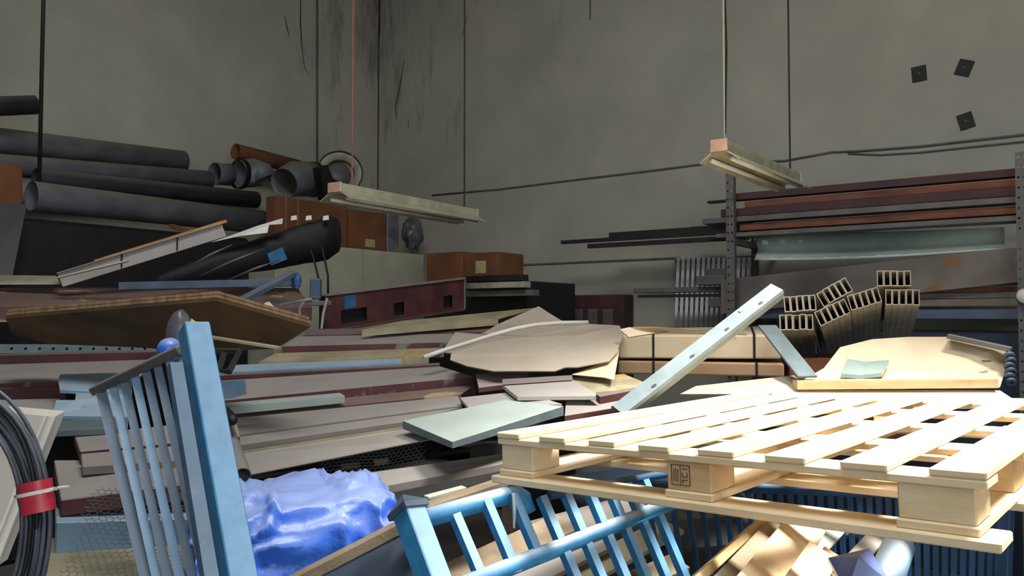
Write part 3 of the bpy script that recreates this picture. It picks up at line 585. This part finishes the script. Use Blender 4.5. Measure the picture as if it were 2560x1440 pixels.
for k in range(20):
    r0 = .168+.0045*(k % 10)*1.05; dy = (k//10)*.012-.006+random.uniform(-.004, .004); ph = random.uniform(0, 6); am = random.uniform(.002, .007)
    put('cable', MB().tube([cc+ex*(r0+am*math.sin(3*q+ph))*math.cos(q)*1.03+ez*(r0*1.42+am*math.cos(2*q+ph))*math.sin(q)+ey*(dy+am*.6*math.sin(5*q+ph)) for q in [2*math.pi*i/56 for i in range(57)]], .0042, 7, False), 'cable' if k % 4 else 'black', coil, smooth=True)
# tape band round the bundle where it passes the front
q = .28; tc_ = cc+ex*.189*math.cos(q)*1.03+ez*(.189*1.42)*math.sin(q)
td = (-ex*math.sin(q)*1.03+ez*1.42*math.cos(q)).normalized(); tn = td.cross(ey).normalized()
def band(c, half, rx, ry, m, name):
    rings = []
    for s in (-1, -.3, .4, 1):
        rings.append([c+td*half*s+tn*(rx+.003*math.sin(7*a+s*2))*math.cos(a)+ey*ry*math.sin(a) for a in [2*math.pi*i/22 for i in range(22)]])
    put(name, MB().loft(rings, False), m, coil, smooth=True)
band(tc_, .030, .032, .022, 'red', 'red_tape'); band(tc_+td*.008, .0035, .036, .026, 'white', 'cable_tie')
put('cable_tie_tail', MB().tube([tc_+tn*.03-ey*.02+td*.008, tc_+tn*.052-ey*.02+td*.006], .003, 6), 'white', coil)
put('red_tape_tail', MB().slab([tc_-tn*.03-td*.03-ey*.016, tc_-tn*.018-td*.03-ey*.018, tc_-tn*.026-td*.085-ey*.01, tc_-tn*.036-td*.08-ey*.01], ey*.0015), 'red', coil)
# ------------------------------------------------------------------ back left: black stack, ducts
bk = MB(); f0, f1 = LW(-140, 520, .95), LW(630, 560, .95)
bx0 = CORN+NL*.08+UL*((f0-CORN).dot(UL)); L_ = (f0-f1).dot(UL)
bx1 = bx0-UL*L_; zt_ = 2.37
bk.hexa([bx1, bx0, bx0+NL*.86, bx1+NL*.86, bx1+Z*zt_, bx0+Z*zt_, bx0+NL*.86+Z*zt_, bx1+NL*.86+Z*zt_])
o = put('tarpaulin_stack', bk, 'blackpl', bevel=.03); tag(o, 'long stack under black plastic sheeting along the wall, ducts lying on it', 'covered stack')
def duct(x0, y0, x1, y1, off, rpx, m, label, n=24, hollow=.006, mouth=None):
    a, b = LW(x0, y0, off), LW(x1, y1, off); r = rpx*a.y/F
    o = put('duct_pipe', MB().tube([a, b], r, n, hollow=hollow), m, smooth=True); return tag(o, label, 'duct')
duct(-160, 335, 458, 405, .25, 36, 'pipe', 'upper long grey duct lying against the wall')
duct(-150, 402, 524, 450, .50, 30, 'pipe', 'middle long grey duct with black mouth below the upper one')
duct(90, 447, 640, 500, .72, 27, 'pipedk', 'dim long duct sunk between two paler ducts')
duct(78, 490, 655, 556, .93, 38, 'pipe', 'front long duct with olive dusty top and open end')
duct(-260, 275, 88, 262, .55, 27, 'pipedk', 'short dark duct lying high at the end of the ducts')
duct(536, 434, 574, 437, .55, 28, 'pipe', 'short ribbed duct joint between the black mouth and the elbow')
o = tag(put('cardboard_tube', MB().tube([LW(588, 378, .35), LW(745, 418, .35)], .075, 20, hollow=.006), 'carddk', smooth=True), 'brown cardboard tube lying on top of the ducts', 'tube')
o = thing('duct_elbow', 'grey duct elbow with rolled rims beside the cardboard tube', 'duct elbow', LW(640, 480, .7))
pc = [LW(600, 435, .6), LW(635, 432, .62), LW(658, 438, .7), LW(664, 450, .72)]
put('elbow_body', MB().tube(pc, [.13, .135, .12, .10], 20, hollow=.006), 'pipe', o, smooth=True)
put('rim', MB().tube([pc[0]-UL*-.0+UL*.02, pc[0]-UL*.02], .142, 20, hollow=.012), 'black', o, smooth=True)
o = thing('duct_elbow', 'larger grey duct bend between the elbow and the ring collar', 'duct elbow', LW(740, 500, .8))
pc = [LW(710, 458, .95), LW(738, 447, .9), LW(778, 448, .8)]
put('elbow_body', MB().tube(pc, [.14, .165, .17], 22, hollow=.006), 'pipe', o, smooth=True)
put('rim', MB().tube([pc[2], pc[2]-UL*.04], .175, 22, hollow=.014), 'black', o, smooth=True)
rc_ = LW(850, 432, .55); rn = Vector((.25, -.95, .12)).normalized()
o = thing('ring_collar', 'round duct collar standing on edge with black rim near the corner', 'duct collar', rc_-Z*.25)
put('collar', MB().tube([rc_, rc_-rn*.12], .235, 32, hollow=.075), 'fix', o, smooth=True)
put('rim', MB().tube([rc_+rn*.02, rc_-rn*.01], .242, 32, hollow=.014), 'pipedk', o, smooth=True)
put('end_disc', MB().tube([rc_-rn*.05-UR*.07, rc_-rn*.06-UR*.07], .165, 28), 'pipe', o, smooth=True)
o = put('steel_bracket', MB().slab([LW(795, 500, 1.05), LW(838, 500, 1.05), LW(838, 462, 1.05), LW(815, 448, 1.05), LW(800, 415, 1.05), LW(782, 420, 1.05)], NL*.1), 'black'); tag(o, 'black bent bracket standing before the ring collar', 'bracket')
# boxes near the corner
def wallbox_px(name, x0, x1, yt0, yt1, yb0, off, depth, m, label, cat, fn=LW, bev=.006, parent=None):
    a, b = fn(x0, yt0, off), fn(x1, yt1, off); c = fn(x0, yb0, off); n = NL if fn is LW else NR
    zt2 = (a.z+b.z)/2; h = zt2-c.z; a.z = b.z = zt2
    mb = MB().box(a-Z*h, b-a, -n*depth, Z*h); o = put(name, mb, m, bevel=bev); tag(o, label, cat); return o, a, b, h
def face_tag(o, a, b, h, s0, s1, v0, v1, m, name, n):
    put(name, MB().box(a.lerp(b, s0)-Z*h*v1+n*.002, (b-a)*(s1-s0), n*.002, Z*h*(v1-v0)), m, o)
o, a, b, h = wallbox_px('white_cabinet', 690, 1060, 604, 636, 1100, 1.25, .9, 'whitebd', 'cream panelled cabinet with cardboard boxes on top', 'cabinet')
put('panel_joint', MB().box(a.lerp(b, .53)-Z*h+NL*.001, UL*-.012, NL*.003, Z*h), 'fix', o)
CT = a.z
def onto(name, x0, x1, yt, off, depth, m, label, cat, z0=None):
    a = LW(x0, yt, off); b = LW(x1, yt, off); s0, s1 = (a-CORN).dot(UL), (b-CORN).dot(UL); z0 = CT if z0 is None else z0
    a = CORN+UL*s0+NL*off; b = CORN+UL*s1+NL*off; zt2 = LW((x0+x1)/2, yt, off).z
    o = put(name, MB().box(a+Z*z0, b-a, -NL*depth, Z*(zt2-z0)), m, bevel=.006); tag(o, label, cat); return o, a+Z*zt2, b+Z*zt2, zt2-z0
o, a, b, h = onto('cardboard_box', 690, 868, 502, 1.22, .14, 'carddk', 'wide brown cardboard box on the cream cabinet by the ducts', 'box')
for s in (.12, .28): face_tag(o, a, b, h, s, s+.012, 0, 1, 'cardedge', 'tape', NL)
o, a, b, h = onto('cardboard_box', 873, 966, 528, 1.22, .42, 'carddk', 'taller brown cardboard box with pale shipping label on the cabinet', 'box')
face_tag(o, a, b, h, .42, .68, .72, .92, 'tag', 'shipping_label', NL)
o, a, b, h = onto('plastic_bundle', 969, 998, 532, 1.2, .3, 'bag', 'narrow grey wrapped bundle squeezed beside the brown box', 'bundle')
o = put('plastic_bundle', blob(LW(1032, 582, 1.02), .11, .12, .19, .3, 2.4, 8), 'bag', smooth=True); tag(o, 'crumpled grey plastic wrapped bundle at the end of the cabinet', 'bundle')
# crate carrying the two small cartons and the flat steel
a = RW(1060, 690, 1.3); b = RW(1320, 690, 1.3); a.z = b.z = 1.99
o = put('steel_rack', MB().box(Vector((a.x, a.y, 0)), b-a+Z*0, -NR*.8, Z*(1.985)), 'blackst', bevel=.005); tag(o, 'black steel stand behind the girder carrying small cartons', 'stand')
for x0, x1, lab, tg in ((1066, 1157, 'plain small brown carton on the black stand', 0), (1160, 1246, 'small brown carton with pale label on the black stand', 1)):
    p0, p1 = RW(x0, 690, 1.28), RW(x1, 690, 1.28); p0.z = p1.z = 1.987; hh = RW(x0, 634, 1.28).z-1.987
    o = put('cardboard_box', MB().box(p0, p1-p0, -NR*.4, Z*hh), 'carddk', bevel=.005); tag(o, lab, 'box')
    if tg: put('shipping_label', MB().box(p0.lerp(p1, .35)+Z*hh*.3+NR*.002, (p1-p0)*.3, NR*.002, Z*hh*.42), 'tag', o)
for k, (x0, x1, y, lab) in enumerate([(1165, 1332, 742, 'grey flat steel bar with pointed end on the black stand'), (1165, 1305, 705, 'black flat steel bar lying above the pointed grey one'), (1165, 1310, 722, 'cream flat bar between the black and the grey ones')]):
    p0, p1 = RW(x0, y, 1.5+.03*k), RW(x1, y, 1.5+.03*k); p1.z = p0.z
    tag(put('steel_bar', MB().slab([p0, p1-UR*.08, p1, p1-NR*.1, p0-NR*.12], Z*.05), ['greymt', 'blackst', 'fix'][k], bevel=.003), lab, 'bar')
# ------------------------------------------------------------------ maroon girder with square holes
g0, g1 = P(812, 828, 5.05), P(1160, 772, 5.95); gh0, gh1 = (828-752)*5.05/F, (772-688)*5.95/F
gh = (gh0+gh1)/2; gd = (g1-g0).normalized(); gn = Vector((gd.y, -gd.x, 0)).normalized()
g0.z = g0.z; L_ = (g1-g0).length; mb = MB()
holes = [(.10, .27), (.455, .53), (.83, .905)]
us = [0]+[v for hrange in holes for v in hrange]+[1]
zs = [0, .12, .52, 1]
vs_ = lambda u, v, k: g0.lerp(g1, u)+Z*gh*v-gn*k
fs_box = MB()
for i in range(len(us)-1):
    for j in range(3):
        if i % 2 == 1 and j == 1: continue
        fs_box.hexa([vs_(us[i], zs[j], .006), vs_(us[i+1], zs[j], .006), vs_(us[i+1], zs[j], 0), vs_(us[i], zs[j], 0), vs_(us[i], zs[j+1], .006), vs_(us[i+1], zs[j+1], .006), vs_(us[i+1], zs[j+1], 0), vs_(us[i], zs[j+1], 0)])
gi = thing('steel_girder', 'deep maroon steel girder with square holes along its web', 'girder', g0)
put('web', fs_box, 'maroond', gi); put('dark_backing', MB().box(g0-gn*.062, g1-g0, -gn*.006, Z*gh), 'blackst', gi)  # black plate added behind the web so its holes look shaded
put('top_flange', MB().box(g0+Z*gh-gn*.06, g1-g0, gn*.075, Z*.012), 'greyface', gi); put('bottom_flange', MB().box(g0-gn*.06-Z*.012, g1-g0, gn*.075, Z*.012), 'maroon', gi)
put('end_plate', MB().box(g1-gn*.06, gd*.008, gn*.07, Z*gh), 'greyface', gi)
put('blue_tag', MB().box(vs_(.12, .56, -.002), gd*.09, gn*.002, Z*.085), 'bluetape', gi)
# ------------------------------------------------------------------ items over the back left
lq = [P(-80, 766, 4.45), P(780, 768, 5.3), P(-80, 722, 4.75), P(745, 722, 5.6)]
o = put('steel_channel', chan_quad(*lq, .09), 'maroonst'); tag(o, 'long maroon channel with foam blobs behind the roof shaped boards', 'steel channel')
put('lip', MB().sweep(lq[2]+Z*.006, lq[3]+Z*.006, rprof(.05, .02), Z), 'maroond', o)
tag(put('foam_strip', MB().slab([P(-40, 712, 4.7), P(150, 711, 4.8), P(140, 694, 4.9), P(-40, 692, 4.85)], Z*.012), 'fix'), 'pale olive strip on the foam flecked maroon channel', 'strip')
gb0, gb1 = P(150, 700, 4.75), P(560, 575, 5.1)
o = tag(put('metal_bar', MB().sweep(gb0, gb1, [(-.006, .045), (.03, .045), (.03, .04), (0, .04), (0, -.045), (-.006, -.045)], Z), 'ltgrey', bevel=.001), 'long pale grey angle bar slanting up over the black stack', 'bar')
for k in (.36, .70): put('tie', MB().box(gb0.lerp(gb1, k)-Z*.04+Vector((0, -.012, 0)), Vector((.008, 0, 0)), Vector((0, .004, 0)), Z*.085), 'black', o)
gu = (gb1-gb0).normalized()
plank(P(235, 650, 4.95), P(565, 549, 5.28), .03, .022, 'orange', 'thin orange timber batten lying along the slanting grey bar')
plank(P(430, 560, 5.55), P(492, 582, 5.45), .05, .03, 'carddk', 'short brown wooden stub behind the slanting grey bar')
plank(P(145, 692, 4.66), P(320, 650, 4.7), .035, .01, 'beige', 'short pale batten at the low end of the slanting grey bar')
# black wrapped bundle
o = thing('wrapped_bundle', 'tapering bundle in black plastic with torn white film and blue tape', 'wrapped bundle', P(640, 690, 5.2))
w0, w1 = P(380, 706, 4.9), P(845, 588, 5.45); wd = w1-w0
rg = []
for i in range(17):
    s = i/16; c = w0+wd*s; r = .02+.135*s**.7 if s < .94 else .155-.6*(s-.94)
    rg.append([c+Vector((0, .9, -.1))*r*math.cos(a)*(1+.12*noise.noise(Vector((s*6, a, 0))))+Z*r*math.sin(a)*(1+.14*noise.noise(Vector((s*7, a*1.3, 4)))) for a in [2*math.pi*k/22 for k in range(22)]])
put('black_sheet', MB().loft(rg), 'blackpl', o, smooth=True)
put('torn_film', MB().slab([P(528, 606, 4.95), P(600, 590, 4.98), P(668, 582, 5.02), P(672, 562, 5.05), P(705, 560, 5.06), P(706, 546, 5.1), P(640, 566, 5.05), P(575, 590, 5.0)], Vector((0, .012, .004))), 'white', o)
for x in (735, 772, 815): put('torn_film', MB().slab([P(x-8, 551, 5.25), P(x+7, 549, 5.25), P(x+6, 538, 5.27), P(x-7, 540, 5.27)], Vector((0, .01, 0))), 'white', o)
put('blue_tape', MB().slab([P(668, 634, 5.0), P(706, 618, 5.0), P(718, 648, 5.0), P(678, 664, 5.0)], Vector((0, .01, 0))), 'bluetape', o)
for (x0, y0, x1, y1) in ((470, 668, 580, 612), (500, 690, 660, 622), (570, 700, 700, 650)):
    put('film_streak', MB().tube([P(x0, y0, 4.9), P((x0+x1)/2, (y0+y1)/2-3, 4.93), P(x1, y1, 4.97)], [.003, .008, .003], 6), 'bag', o, smooth=True)
plank(P(300, 706, 4.62), P(738, 697, 4.82), .06, .045, 'bluebar', 'level faded blue bar below the black wrapped bundle')
plank(P(590, 752, 4.5), P(735, 676, 4.68), .055, .03, 'bluebar', 'slanting faded blue bar crossing the level one', Vector((-.2, -.5, .8)))
put_b = tag(put('plastic_scrap', blob(P(741, 703, 4.74), .028, .03, .05, .4, 3, 2), 'bluetape', smooth=True), 'crumpled blue plastic at the end of the blue bars', 'plastic scrap')
for pts, lab in (([(772, 612), (785, 650), (795, 690), (798, 706)], 'short black strap hanging onto the clamp below the bundle'), ([(802, 606), (812, 650), (820, 690), (820, 735)], 'longer black strap hanging beside the clamp'),):
    tag(put('rubber_strap', MB().tube([P(x, y, 5.15) for x, y in pts], .007, 6), 'black', smooth=True), lab, 'strap')
o = thing('pipe_clamp', 'grey blue clamp bracket with dangling strips before the girder', 'clamp', P(795, 770, 4.9))
put('clamp_body', MB().box(P(774, 748, 4.9), Vector((.065, 0, 0)), Vector((0, .05, 0)), Z*.13), 'bluebar', o, bevel=.006)
put('clamp_foot', MB().box(P(765, 764, 4.88), Vector((.15, .03, 0)), Vector((0, .05, 0)), Z*.03), 'greymt', o, bevel=.004)
for pts in ([(760, 752), (748, 775), (752, 800)], [(818, 745), (808, 785), (804, 822)], [(700, 762), (750, 752), (780, 748)]):
    put('strip', MB().tube([P(x, y, 4.88) for x, y in pts], .009, 6), 'ltgrey', o)
tag(put('paper_scrap', MB().slab([P(660, 758, 4.3), P(672, 754, 4.3), P(690, 774, 4.2), P(678, 778, 4.2)], Vector((0, .01, 0))), 'white'), 'small white strip sticking up behind the plywood peak', 'scrap')
# far left carton and leaning board
o, a, b, h = onto('cardboard_box', -120, 58, 402, 1.0, .3, 'carddk', 'brown cardboard box at the near end of the ducts', 'box', 2.375)
tag(put('leaning_board', MB().slab([LW(-60, 700, 1.3), LW(24, 700, 1.35), LW(62, 512, 1.1), LW(-60, 505, 1.06)], NL*.03), 'pipedk'), 'dark mottled board leaning on the black stack under the carton', 'board')
# ------------------------------------------------------------------ right hand rack with long sections
def upright(x, yt, off, label, wpx=20, cols=2):
    p = RW(x, yt, off); w = wpx*p.y/F; o = thing('rack_upright', label, 'rack post', Vector((p.x, p.y, 0)))
    nz = int(p.z/.062); st_ = p.z/nz
    vs_ = [i*st_ for i in range(nz+1)]; us_ = [-w/2+w*i/cols for i in range(cols+1)]
    put('perforated_face', MB().perf(Vector((p.x, p.y, 0)), UR, Z, NR, us_, vs_, .0075, .004), 'greymt', o)
    for sg in (-1, 1): put('side_flange', MB().box(Vector((p.x, p.y, 0))+UR*(sg*w/2-(.004 if sg > 0 else 0)), UR*.004, -NR*.05, Z*p.z), 'greymt', o)
    return p, o
def arm(p, z, par, ln, name='arm'):
    put(name, MB().box(Vector((p.x, p.y, z-.05))-UR*.02-NR*.052, UR*.04, -NR*(ln-.1), Z*.05), 'greymt', par, bevel=.003)
u1 = upright(1824, 425, 1.15, 'grey perforated rack upright with two rows of holes')
u2 = upright(2552, 380, 1.15, 'perforated rack upright at the frame side of the steel rack', 26)
upright(1885, 590, .35, 'slim dark rack upright standing near the wall', 14, 1)
def rbar(x0, y0, x1, y1, hpx, off, dep, m, label, kind='c', name='steel_section', cat='steel section'):
    a, b = RW(x0, y0, off), RW(x1, y1, off); h = hpx*(a.y+b.y)/2/F
    # rises towards the near end as photographed lines do; keep it level
    z = (a.z+b.z)/2; a.z = b.z = z
    if kind == 'c': pr = [(0, 0), (dep, 0), (dep, -.02), (dep-.004, -.02), (dep-.004, -.004), (.004, -.004), (.004, -h+.004), (dep-.004, -h+.004), (dep-.004, -h+.02), (dep, -h+.02), (dep, -h), (0, -h)]
    elif kind == 'i': f = dep; pr = [(0, 0), (f, 0), (f, -.008), (f*.55, -.008), (f*.55, -h+.008), (f, -h+.008), (f, -h), (0, -h), (0, -h+.008), (f*.45, -h+.008), (f*.45, -.008), (0, -.008)]
    else: pr = [(0, 0), (dep, 0), (dep, -h), (0, -h)]
    d = (b-a).normalized(); mb = MB().loft([[p-NR*q[0]+Z*q[1] for q in pr] for p in (a, b)])
    return tag(put(name, mb, m), label, cat)
X1 = 2760
rbar(1838, 486, X1, 398, 18, 1.02, .10, 'rustdk', 'topmost dark maroon section on the steel rack', 'c')
rbar(1768, 502, X1, 418, 6, .86, .06, 'blackst', 'thin black bar poking out beside the topmost maroon section', 'r')
rbar(1862, 508, X1, 424, 17, 1.0, .12, 'rust', 'rusty orange brown section below the topmost maroon one', 'c')
rbar(1802, 522, X1, 452, 21, 1.04, .14, 'rustdk', 'dark maroon section with stubby end on the steel rack', 'c')
rbar(1756, 545, X1, 478, 14, 1.06, .16, 'greymt', 'grey flat section with pointed end on the rack', 'r')
rbar(1850, 562, X1, 498, 18, 1.02, .12, 'rust', 'rusty section under the grey pointed one', 'c')
rbar(1790, 583, X1, 528, 11, 1.10, .20, 'greymt', 'long grey shelf section carrying the upper bars', 'r')
rbar(1402, 597, 1870, 577, 9, .62, .05, 'blackst', 'longest black bar overhanging the rack toward the wall', 'r')
rbar(1522, 578, 1880, 562, 13, .56, .06, 'blackst', 'black bar stacked on the longest overhanging one', 'r')
rbar(1468, 607, 1870, 590, 11, .72, .05, 'blackst', 'black bar tucked under the longest overhanging one', 'r')
rbar(1725, 566, 1880, 558, 9, .44, .04, 'blackst', 'short black bar end near the rack upright', 'r')
for p, nm in (u1, u2):
    for z_, w_ in ((RW(2275, 569, 1.1).z, 'upper'), (RW(2305, 799, 1.04).z, 'lower')):
        arm(p, z_, nm, 1.15)
# plastic film roll
fa, fb = [], []
for i in range(15):
    s = i/14; x = 1885+s*625; yb = 650+6*math.sin(s*math.pi*.6)-34*s**1.6; yt = 590-22*s
    fa.append(RW(x, yb, 1.0)); fb.append(RW(x, yt, .9-.1*math.sin(s*3)))
mb = MB(); n = 15; ring = []
for i in range(n):
    a, b = fa[i], fb[i]; m_ = (a+b)/2-NR*.10
    ring.append([a, a.lerp(m_, .5)-Z*.008, m_, b, b-NR*.004, m_-NR*.004, a.lerp(m_, .5)-Z*.004-NR*.004, a-NR*.004])
mb.loft(ring); tag(put('plastic_film', mb, 'film', smooth=True), 'sagging pale green plastic film hanging over the weathered plank', 'plastic film')
# weathered plank and layers below
q4 = [RW(1802, 786, 1.0), RW(2600, 700, 1.0), RW(2600, 612, 1.0), RW(1802, 700, 1.0)]
tag(put('timber_plank', MB().slab(q4, -NR*.04), 'weather', bevel=.003), 'broad weathered plank on edge, slanting across the rack', 'plank')
rbar(1850, 706, X1, 704, 12, .93, .10, 'rustdk', 'dark maroon bar directly below the weathered plank', 'r')
rbar(1850, 721, X1, 719, 12, .93, .10, 'rust', 'rusty bar below the dark maroon one under the plank', 'r')
rbar(1850, 736, X1, 734, 12, .93, .10, 'greymt', 'grey bar near the bottom of the rack layers', 'r')
rbar(1850, 750, X1, 748, 17, .93, .10, 'weather', 'mottled flat bar lowest of the rack layers', 'r')
rbar(1850, 775, X1, 773, 22, .95, .12, 'bluebar', 'blue grey rail running below the rack layers', 'r')
o = tag(put('navy_cabinet', MB().box(Vector((RW(1880, 800, .95).x, RW(1880, 800, .95).y, 0)), RW(2700, 800, .95)-RW(1880, 800, .95)-Z*(RW(2700, 800, .95)-RW(1880, 800, .95)).z, -NR*.7, Z*1.58), 'navy', bevel=.01), 'long dark navy crate at the bottom of the rack', 'crate')
tag(put('round_knob', MB().tube([RW(2562, 740, 1.2), RW(2562, 740, 1.27)], [.05, .04], 16), 'white', smooth=True), 'white round cap on the outer rack upright', 'cap')
# grey bars under
a, b = RW(1582, 722, .75), RW(1880, 712, .75); a.z = b.z = (a.z+b.z)/2
tag(put('steel_section', MB().slab([a, a+UR*.10-NR*.14, b-NR*.14, b], -Z*.045), 'greymt', bevel=.004), 'grey steel section with slanting cut end pointing at the wall', 'steel section')
a, b = RW(1594, 738, .78), RW(1860, 732, .78); a.z = b.z = (a.z+b.z)/2
tag(put('steel_section', MB().box(a, b-a, -NR*.06, -Z*.025), 'blackst'), 'dark steel section under the slant ended grey one', 'steel section')
for x0, x1, yt, yb, off, lab in ((1740, 1812, 690, 713, .82, 'upper grey block stacked beside the rack upright'), (1762, 1815, 672, 698, .6, 'grey block behind the rack upright'), (1770, 1815, 745, 768, .8, 'lower dark grey block stacked beside the rack upright')):
    p0, p1 = RW(x0, yb, off), RW(x1, yb, off); p1.z = p0.z; hh = RW(x0, yt, off).z-p0.z
    tag(put('steel_block', MB().box(p0, p1-p0, -NR*.16, Z*hh), 'greymt', bevel=.004), lab, 'steel block')
# white slatted panel leaning at the wall
sl = thing('slatted_panel', 'white slatted panel leaning on the wall behind the rack upright', 'panel', RW(1770, 815, .30)-Z*.5)
for k in range(15):
    x = 1690+k*12.6
    p0, p1 = RW(x-6, 860, .34), RW(x+2, 644, .12); w = UR*.027
    put('slat', MB().hexa([p0, p0+w, p0+w-NR*.012, p0-NR*.012, p1, p1+w, p1+w-NR*.012, p1-NR*.012]), 'plate', sl)
for y, off in ((655, .07), (756, .16), (845, .25)):
    a, b = RW(1684, y, off), RW(1884, y-8, off); a.z = b.z = (a.z+b.z)/2
    put('cross_rail', MB().box(a-NR*.02, b-a, -NR*.02, Z*.03), 'greymt', sl)
# maroon box at the wall
p0, p1 = RW(1414, 815, .25), RW(1558, 815, .25); p1.z = p0.z; hh = RW(1414, 738, .25).z-p0.z
o = tag(put('switch_box', MB().box(p0-Z*.9, p1-p0, -NR*.22, Z*(hh+.9)), 'rustdk', bevel=.008), 'maroon steel box with three grey panels standing at the wall', 'box')
for s in (.14, .40, .66): put('panel', MB().box(p0.lerp(p1, s)+NR*.003+Z*.0-Z*.2, (p1-p0)*.17, NR*.003, Z*(hh*.55+.2)), 'greymt', o, bevel=.002)
put('front_plate', MB().box(p0.lerp(p1, .1)+NR*.003+Z*hh*.62, (p1-p0)*.8, NR*.003, Z*hh*.33), 'maroond', o)
# ------------------------------------------------------------------ hanging light fittings
def fitting(a, b, w, label, xs):
    o = thing('light_fitting', label, 'light fitting', (a+b)/2)
    put('reflector', MB().sweep(a, b, [(-w, -.045), (-w*.45, .0), (w*.45, 0), (w, -.045), (w*.97, -.05), (w*.42, -.006), (-w*.42, -.006), (-w*.97, -.05)], Z), 'fix', o)
    put('gear_housing', MB().sweep(a.lerp(b, .0), b, rprof(w*.75, -.06), Z), 'fix', o, bevel=.004)
    d = (b-a).normalized(); rt = d.cross(Z).normalized()
    for e, q in ((a, -1), (b, 1)): put('end_cap', MB().box(e-rt*w*.42+d*(.0 if q > 0 else -.012), rt*w*.84, d*.012, Z*.066), 'pink', o, bevel=.004)
    for sg in (-1, 1): put('lamp_tube', MB().tube([a+rt*w*.5*sg-Z*.035+d*.03, b+rt*w*.5*sg-Z*.035-d*.03], .013, 10), 'white', o, smooth=True)
    for s, r_, m_ in xs:
        p = a.lerp(b, s)+Z*.06; put('hanging_cable', MB().tube([p, Vector((p.x, p.y, WT))], r_, 6), m_, o)
f1a, f1b = P(838, 482, 4.9), P(1180, 545, 6.15); f1b.z = f1a.z
fitting(f1a, f1b, .14, 'dusty unlit strip light hanging near the corner over the boxes', ((.10, .005, 'redcord'), (.93, .006, 'blackst')))
f2a, f2b = P(1798, 380, 4.0), P(1985, 462, 4.95); f2b.z = f2a.z
fitting(f2a, f2b, .11, 'dusty unlit strip light hanging above the steel rack', ((.06, .004, 'fix'), (.94, .006, 'blackst')))
# ------------------------------------------------------------------ wall fixings
tag(put('conduit', MB().tube([LW(793, -60, .03), LW(793, 420, .03)], .012, 8), 'greymt', smooth=True), 'thin vertical conduit on the wall above the ring collar', 'conduit')
c0 = P(106, -300, 4.15); c1_ = P(98, 452, 4.15); c0 = Vector((c1_.x+.01, c1_.y, WT))
tag(put('black_cable', MB().tube([c0, c1_], .0105, 8), 'black', smooth=True), 'thick black cable hanging straight down before the ducts', 'cable')
cb = [(1080, 488), (1250, 473), (1450, 448), (1650, 424), (1770, 408), (1960, 402), (2080, 380), (2140, 378), (2300, 366), (2440, 350), (2620, 330)]
tag(put('wall_cable', MB().tube([RW(x, y, .012) for x, y in cb], .009, 6), 'greymt', smooth=True), 'long grey cable clipped along the wall above the rack', 'cable')
cb = [(2120, 384), (2200, 387), (2300, 381), (2440, 366), (2620, 348)]
tag(put('wall_cable', MB().tube([RW(x, y, .012) for x, y in cb], .007, 6), 'greymt', smooth=True), 'short second cable sagging below the long wall cable', 'cable')
for x, y, r, lab in ((2298, 185, 4, 'level black square plate on the wall with its paired tilted plate beside'), (2411, 170, -22, 'tilted black square plate highest on the wall'), (2415, 303, 14, 'black square plate lowest on the wall above the cables')):
    c = RW(x, y, .001); q = math.radians(r); ua = UR*math.cos(q)+Z*math.sin(q); va = -UR*math.sin(q)+Z*math.cos(q); w = .052; h_ = .061
    o = tag(put('wall_plate', MB().box(c-ua*w-va*h_, ua*2*w, va*2*h_, NR*.012), 'blackst', bevel=.003), lab, 'wall plate')
    put('screw', MB().tube([c+NR*.012, c+NR*.016], .008, 8), 'greymt', o)
# ------------------------------------------------------------------ mould streaks and joint lines on the walls
for fn, wl, pts, w in ((LW, struct_l, [(752, -20), (751, 60), (756, 130)], .018), (LW, struct_l, [(756, 130), (762, 170), (776, 190)], .010), (LW, struct_l, [(712, 40), (718, 70), (723, 92)], .014),
                       (RW, struct_r, [(1010, 150), (1000, 215), (988, 270), (992, 300)], .016), (RW, struct_r, [(1168, 40), (1155, 90)], .012), (RW, struct_r, [(1476, -10), (1475, 50)], .022),
                       (RW, struct_r, [(1813, -20), (1816, 120), (1814, 335)], .02), (RW, struct_r, [(950, -10), (949, 80), (944, 120)], .03), (RW, struct_r, [(1020, 300), (1022, 318)], .016)):
    a = []; b = []; ax = UR if fn is RW else -UL
    for i, p in enumerate(pts):
        q = fn(*p, .0015); k = w*(1 if 0 < i < len(pts)-1 else .5); a.append(q-ax*k/2); b.append(q+ax*k/2)
    put('mould_streak', MB().slab(a+b[::-1], (NR if fn is RW else NL)*.001), 'mould', wl)
put('corner_line', MB().box(CORN+NL*.004+NR*.004, NL*.009, NR*.009, Z*WT), 'mould', struct_r)
